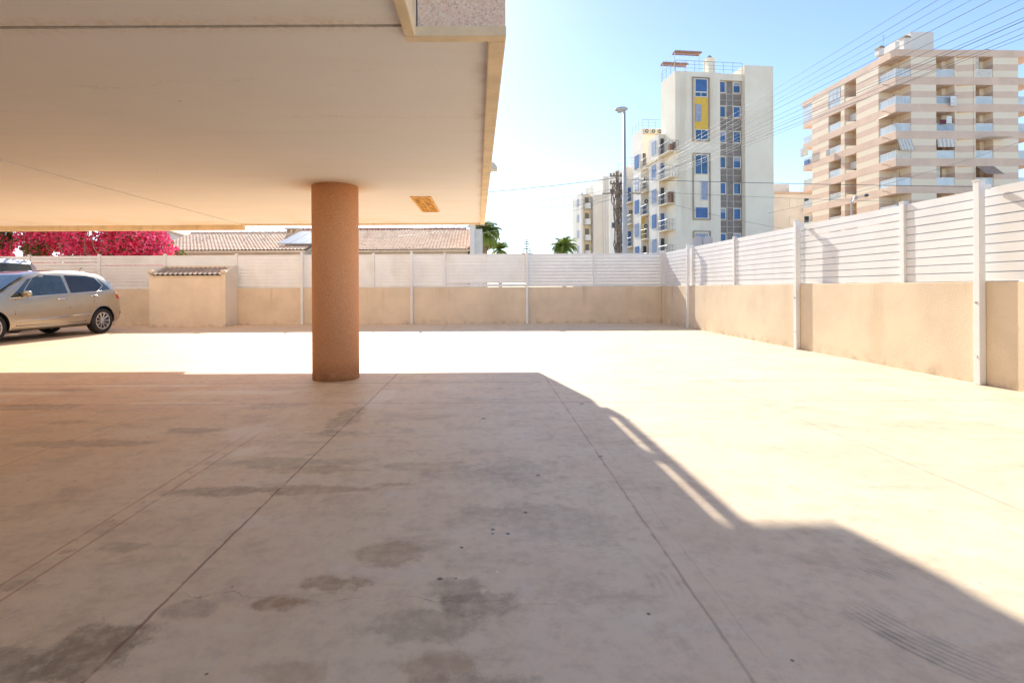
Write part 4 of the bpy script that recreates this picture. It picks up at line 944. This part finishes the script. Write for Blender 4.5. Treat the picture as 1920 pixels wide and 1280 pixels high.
# deep light well between the second and third balconies: a striped oblique wall
wx0, wx1 = fx_segs[1][1], fx_segs[2][0]
MB().prism([(wx0+.01, .35), (wx1-.01, .06), (wx1-.01, RD-.01), (wx0+.01, RD-.01)], 'z', 0, ZT-.62).build('light_well', M['stripe'], st)
for k, zt_k in enumerate(bands):
    th = .85 if k else .72
    MB().box(-.02, XW+.02, -.02, YW+.02, zt_k-th, zt_k).build('floor_band', M['bandpink'] if k else M['bandpink'], st)
    z0 = zt_k-FH   # floor level of the storey under this band
    fh = FH-th
    # balconies projecting at the far left end
    if k < 8:
        e = MB().box(.2, RD+1.5, YW+.02, YW+2.2, z0-.75, z0-.02).build('end_balcony', M['bandpink'], st)
        if k == 0: MB().box(.1, RD+1.5, YW+.02, YW+2.3, ZT-.7, ZT-.02).build('end_canopy', M['bandpink'], st); MB().box(.2, .28, YW+.1, YW+2.1, z0, ZT-.7).build('balcony_glazing', M['railglass'], st)
        else: MB().box(.22, .27, YW+.05, YW+2.1, z0, z0+.9).build('balcony_glass', M['railglass'], st)
        e = MB().box(XW+.02, XW+2.3, .1, 3.5, z0-.75, z0-.02).build('end_balcony', M['bandpink'], st)
        if k: MB().box(XW+.05, XW+2.2, .12, .17, z0, z0+.9).build('balcony_glass', M['railglass'], st)
        else: MB().box(XW+.02, XW+2.4, .0, 3.6, ZT-.7, ZT-.02).build('end_canopy', M['bandpink'], st)
    rv = random.Random(100+k)
    # front face balconies
    segs = [(0.0, fx_segs[0][0]), (fx_segs[0][1], fx_segs[1][0]), (fx_segs[2][1], fx_segs[3][0])]
    for j, (a, b) in enumerate(segs):
        g = MB(); g.box(a+.03, b-.03, .05, .08, z0+.06, z0+.80); go = g.build('balcony_glass', rv.choice([M['railglass'], M['railglass'], M['railglass2'], M['railglass3']]), st)
        if rv.random() < .45: q0 = rv.uniform(a+.3, b-.8); MB().box(q0, q0+rv.uniform(.3, .6), .4, .8, z0+.02, z0+rv.uniform(.9, 1.3)).build('balcony_furniture', rv.choice([M['brown'], M['white2'], M['pot'], M['shade_glass']]), st)
        if j and rv.random() < .3: MB().box(a+.06, a+.5, .12, .16, z0+.9, z0+fh-.02).build('curtain', rv.choice([M['awning'], M['whitecl']]), st)
        f_ = MB(); f_.box(a+.03, b-.03, .035, .095, z0+.80, z0+.87); f_.box(a+.03, b-.03, .03, .1, z0+.0, z0+.06)
        for q in range(3 if j == 0 else 2): xx = a+.06+(b-a-.12)*q/(2 if j == 0 else 1); f_.box(xx-.03, xx+.03, .04, .09, z0+.06, z0+.8)
        f_.build('rail', M['white2'], go)
        wdt = b-a
        d0, d1 = (a+RD+.3, b-.05) if j == 0 else (a+.15, a+wdt*.55)
        dr = MB().box(d0, d1, RD-.05, RD+.01, z0+.02, z0+1.75).build('balcony_door', M['shade_glass'] if (k*3+j) % 5 in (0, 2) else M['greyshut'] if (k+j) % 3 == 0 else M['white2'], st)
        fb = MB(); fb.box(d0-.06, d0, RD-.07, RD, z0, z0+1.8); fb.box(d1, d1+.06, RD-.07, RD, z0, z0+1.8); fb.box(d0-.06, d1+.06, RD-.07, RD, z0+1.75, z0+1.82); fb.box((d0+d1)/2-.03, (d0+d1)/2+.03, RD-.07, RD-.05, z0, z0+1.75)
        fb.build('door_frame', M['white2'], dr)
        if j: MB().box(b-.5, b-.02, RD-.5, RD, z0, z0+fh-.01).build('partition', M['stripe'], st)
    # left face balconies
    segy = [(0.0, fy_segs[0][0]), (fy_segs[0][1], fy_segs[1][0]), (fy_segs[1][1], fy_segs[2][0])]
    for j, (a, b) in enumerate(segy):
        if j != 1:
            g = MB(); g.box(.05, .08, a+.03, b-.03, z0+.06, z0+.80); go = g.build('balcony_glass', M['railglass'], st)
            f_ = MB(); f_.box(.035, .095, a+.03, b-.03, z0+.80, z0+.87); f_.box(.03, .1, a+.03, b-.03, z0, z0+.06)
            for q in range(3): yy = a+.06+(b-a-.12)*q/2; f_.box(.04, .09, yy-.03, yy+.03, z0+.06, z0+.8)
            f_.build('rail', M['white2'], go)
        else:
            MB().prism([(a+.02, z0), (b-.02, z0), (b-.02, z0+.5)], 'x', .03, .10).build('balustrade', M['recess'], st)
            if k in (1, 3): MB().box(.6, .64, a+.1, b-.1, z0+.4, z0+1.3).build('shutter', M['white2'], st)
        d0, d1 = a+(RD+.3 if j == 0 else .25), b-.3
        dr = MB().box(RD-.05, RD+.01, d0, d1, z0+.02, z0+1.75).build('balcony_door', M['shade_glass'] if (k+j) % 2 else M['white2'], st)
        fb = MB(); fb.box(RD-.07, RD, d0-.06, d0, z0, z0+1.8); fb.box(RD-.07, RD, d1, d1+.06, z0, z0+1.8); fb.box(RD-.07, RD-.051, (d0+d1)/2-.05, (d0+d1)/2+.05, z0, z0+1.75); fb.build('door_frame', M['white2'], dr)
# storey with glazed balcony at the top left, awnings, laundry
z0 = bands[0]-FH; a, b = fy_segs[1][1], fy_segs[2][0]
gl = MB().box(.0, .04, a+.1, b-.1, z0+.88, ZT-.75).build('balcony_glazing', M['railglass'], st)
f_ = MB()
for q in range(4): yy = a+.1+(b-a-.2)*q/3; f_.box(-.02, .06, yy-.03, yy+.03, z0+.88, ZT-.75)
f_.build('glazing_bar', M['white2'], gl)
def awning(x0, x1, zt_, drop, out, m1, m2, n=9):
    mb = MB()
    for i in range(n):
        a = x0+(x1-x0)*i/n; b = x0+(x1-x0)*(i+1)/n
        mb.add([(a, -.05, zt_), (b, -.05, zt_), (b, -.05-out, zt_-drop), (a, -.05-out, zt_-drop), (a, -.03, zt_), (b, -.03, zt_), (b, -.03-out, zt_-drop), (a, -.03-out, zt_-drop)],
               [(0, 3, 2, 1), (4, 5, 6, 7), (0, 1, 5, 4), (2, 3, 7, 6), (1, 2, 6, 5), (3, 0, 4, 7)], i % 2)
    return mb.build('awning', [m1, m2], st)
sx = [(0.0, fx_segs[0][0]), (fx_segs[0][1], fx_segs[1][0]), (fx_segs[2][1], fx_segs[3][0])]
awning(sx[0][0]+.1, sx[0][1]-.05, bands[3]-.86, 1.35, .5, M['awning'], M['white2'])
awning(sx[1][0]+.05, sx[1][1]-.05, bands[3]-.86, .9, .1, M['awning'], M['white2'])
awning(sx[0][0]+.1, sx[0][1]-.4, bands[2]-.86, .35, .9, M['awning'], M['white2'])
awning(sx[2][0], sx[2][1], bands[4]-.86, 1.1, 1.1, M['awning2'], M['awning2'], 3)
awning(sx[2][0]+.1, sx[2][1]+.9, bands[3]-.9, .05, 1.2, M['awning'], M['awning'], 3)
aw = MB(); aw.add([(-.05, .3, bands[2]-.86), (-.05, fy_segs[0][0]-.2, bands[2]-.86), (-.75, fy_segs[0][0]-.2, bands[2]-1.25), (-.75, .3, bands[2]-1.25)], [(0, 1, 2, 3)])
aw.add([(-.05, .3, bands[2]-.84), (-.05, fy_segs[0][0]-.2, bands[2]-.84), (-.75, fy_segs[0][0]-.2, bands[2]-1.23), (-.75, .3, bands[2]-1.23)], [(3, 2, 1, 0)]); aw.build('awning', M['awning'], st, fix=False)
aw = MB(); ye = YW+.3; aw.box(-.35, -.32, ye, ye+1.6, bands[2]-1.9, bands[2]-.7).build('awning', M['awning'], st)
M['dark_red'] = mat('dark red cloth', (.16, .04, .06), .9); M['whitecloth'] = mat('white cloth', (.82, .80, .76), .9)
z2_ = bands[1]-FH; z3_ = bands[2]-FH
for a, m_, lab in (((sx[1][1]-.75, sx[1][1]-.1, -.30, -.26, z2_-.3, z2_+.75), 'whitecloth', 'white towel over a middle balcony rail high on the striped block'),
        ((sx[1][0]+.3, sx[1][0]+.95, -.15, -.11, z3_+.75, z3_+1.2), 'dark_red', 'dark red cloth hung out on a middle balcony of the striped block'),
        ((sx[1][0]+1.0, sx[1][0]+1.6, -.15, -.11, z3_+.8, z3_+1.6), 'whitecloth', 'pale cloth hung out beside the dark red one on the striped block'),
        ((-.55, -.2, fy_segs[2][0]-.3, fy_segs[2][0]-.1, z3_-.1, z3_+.7), 'whitecloth', 'white sheet hung from a side balcony of the striped block'),
        ((-.1, .0, YW+.5, YW+1.5, z3_-.1, z3_+.5), 'blue', 'blue cloth hung from the end balcony of the striped block')):
    o = MB().box(*a).build('laundry', M[m_]); o.location = (S.X0, S.Y0, 0); o.rotation_euler = (0, 0, S.a); tag(o, lab, 'laundry', 'laundry on the balconies of the striped block')
lr = MB(); lr.tube([(sx[1][0]-.1, -.28, z2_+.78), (sx[1][1]+.1, -.28, z2_+.78)], .025, 4); lr.tube([(sx[1][0], -.13, z3_+.82), (sx[1][1], -.13, z3_+.82)], .02, 4); lr.build('clothes_line', M['rail'], st)
# drain spouts at the corner, roof hut, chimneys
for zt_k in bands[1:]: MB().tube([(.0, 1.2, zt_k-.45), (-.55, 1.2, zt_k-.40)], .06, 6).build('spout', M['bandpink'], st)
rh = MB(); xh0, xh1 = S.front(1751), S.front(1792); zh = S.h(1775, 68, xh0, 4)
rh.box(xh0+.2, xh1+.5, 3, 6, ZT-.02, zh); rh.box(S.front(1733), xh0+.2, 3.6, 6, ZT-.02, zh-.8); rh.build('roof_hut', M['beige'], st)
for px, py, w_ in ((1721, 71, .36), (1672, 90, .28), (1874, 97, .4)):
    xx = S.front(px); yy = 1.2; zz = S.h(px, py, xx, yy); c_ = MB().box(xx-w_, xx+w_, yy, yy+.6, ZT-.02, zz).build('chimney', M['beige'], st)
    MB().prism([(xx-w_-.08, zz), (xx+w_+.08, zz), (xx+w_*.6, zz+.22), (xx-w_*.6, zz+.22)], 'y', yy-.06, yy+.66).build('chimney_cap', M['bark'], c_)
aerial(st, S.front(1701), 3, ZT, 3.0)
MB().lathe([(.2, zh), (.25, zh+.35), (.1, zh+.45)], S.front(1773), 4.5, 10).build('vent', M['bark'], st)

# ------------------------------------------------------------------ sign backs and a lantern beyond the right fence
ps = at(1318, 452, 30)
sg = thing('road_sign', 'back of a rounded two panel road sign just above the right fence', 'sign', (ps.x, 30, 0))
M['signback'] = mat('sign back', (.60, .52, .50), .5, .2, var=.05)
for sx_ in (-.31, .31):
    o = MB().box(sx_-.27, sx_+.27, -.02, .02, ps.z-.45, ps.z+.30).build('panel', M['signback'], sg)
    bm = bmesh.new(); bm.from_mesh(o.data); bmesh.ops.bevel(bm, geom=[e for e in bm.edges if abs((e.verts[0].co-e.verts[1].co).y) > .01], offset=.12, segments=4, affect='EDGES'); bm.to_mesh(o.data); bm.free()
MB().tube([(0, .05, 0), (0, .05, ps.z+.25)], .04, 8).build('post', M['lamp'], sg)
pq = at(1597, 372, 34)
ln = thing('street_lamp', 'small lantern style street lamp with side arms before the striped block', 'street lamp', (pq.x, 34, 0))
MB().tube([(0, 0, 0), (0, 0, pq.z)], [.08, .045], 8).build('pole', M['lamp'], ln)
MB().tube([(0, 0, pq.z-.35), (.45, 0, pq.z+.05), (.95, 0, pq.z+.2)], .03, 6).tube([(0, 0, pq.z-.35), (.2, 0, pq.z-.05), (.3, 0, pq.z+.05)], .03, 6).build('arm', M['lamp'], ln)
for x_, z_ in ((.3, pq.z+.02), (1.0, pq.z+.16)): MB().lathe([(.05, z_-.06), (.17, z_), (.12, z_+.1), (.03, z_+.15)], x_, 0, 12).build('lamp_head', M['lamp'] if x_ < .5 else M['cabledark'], ln)
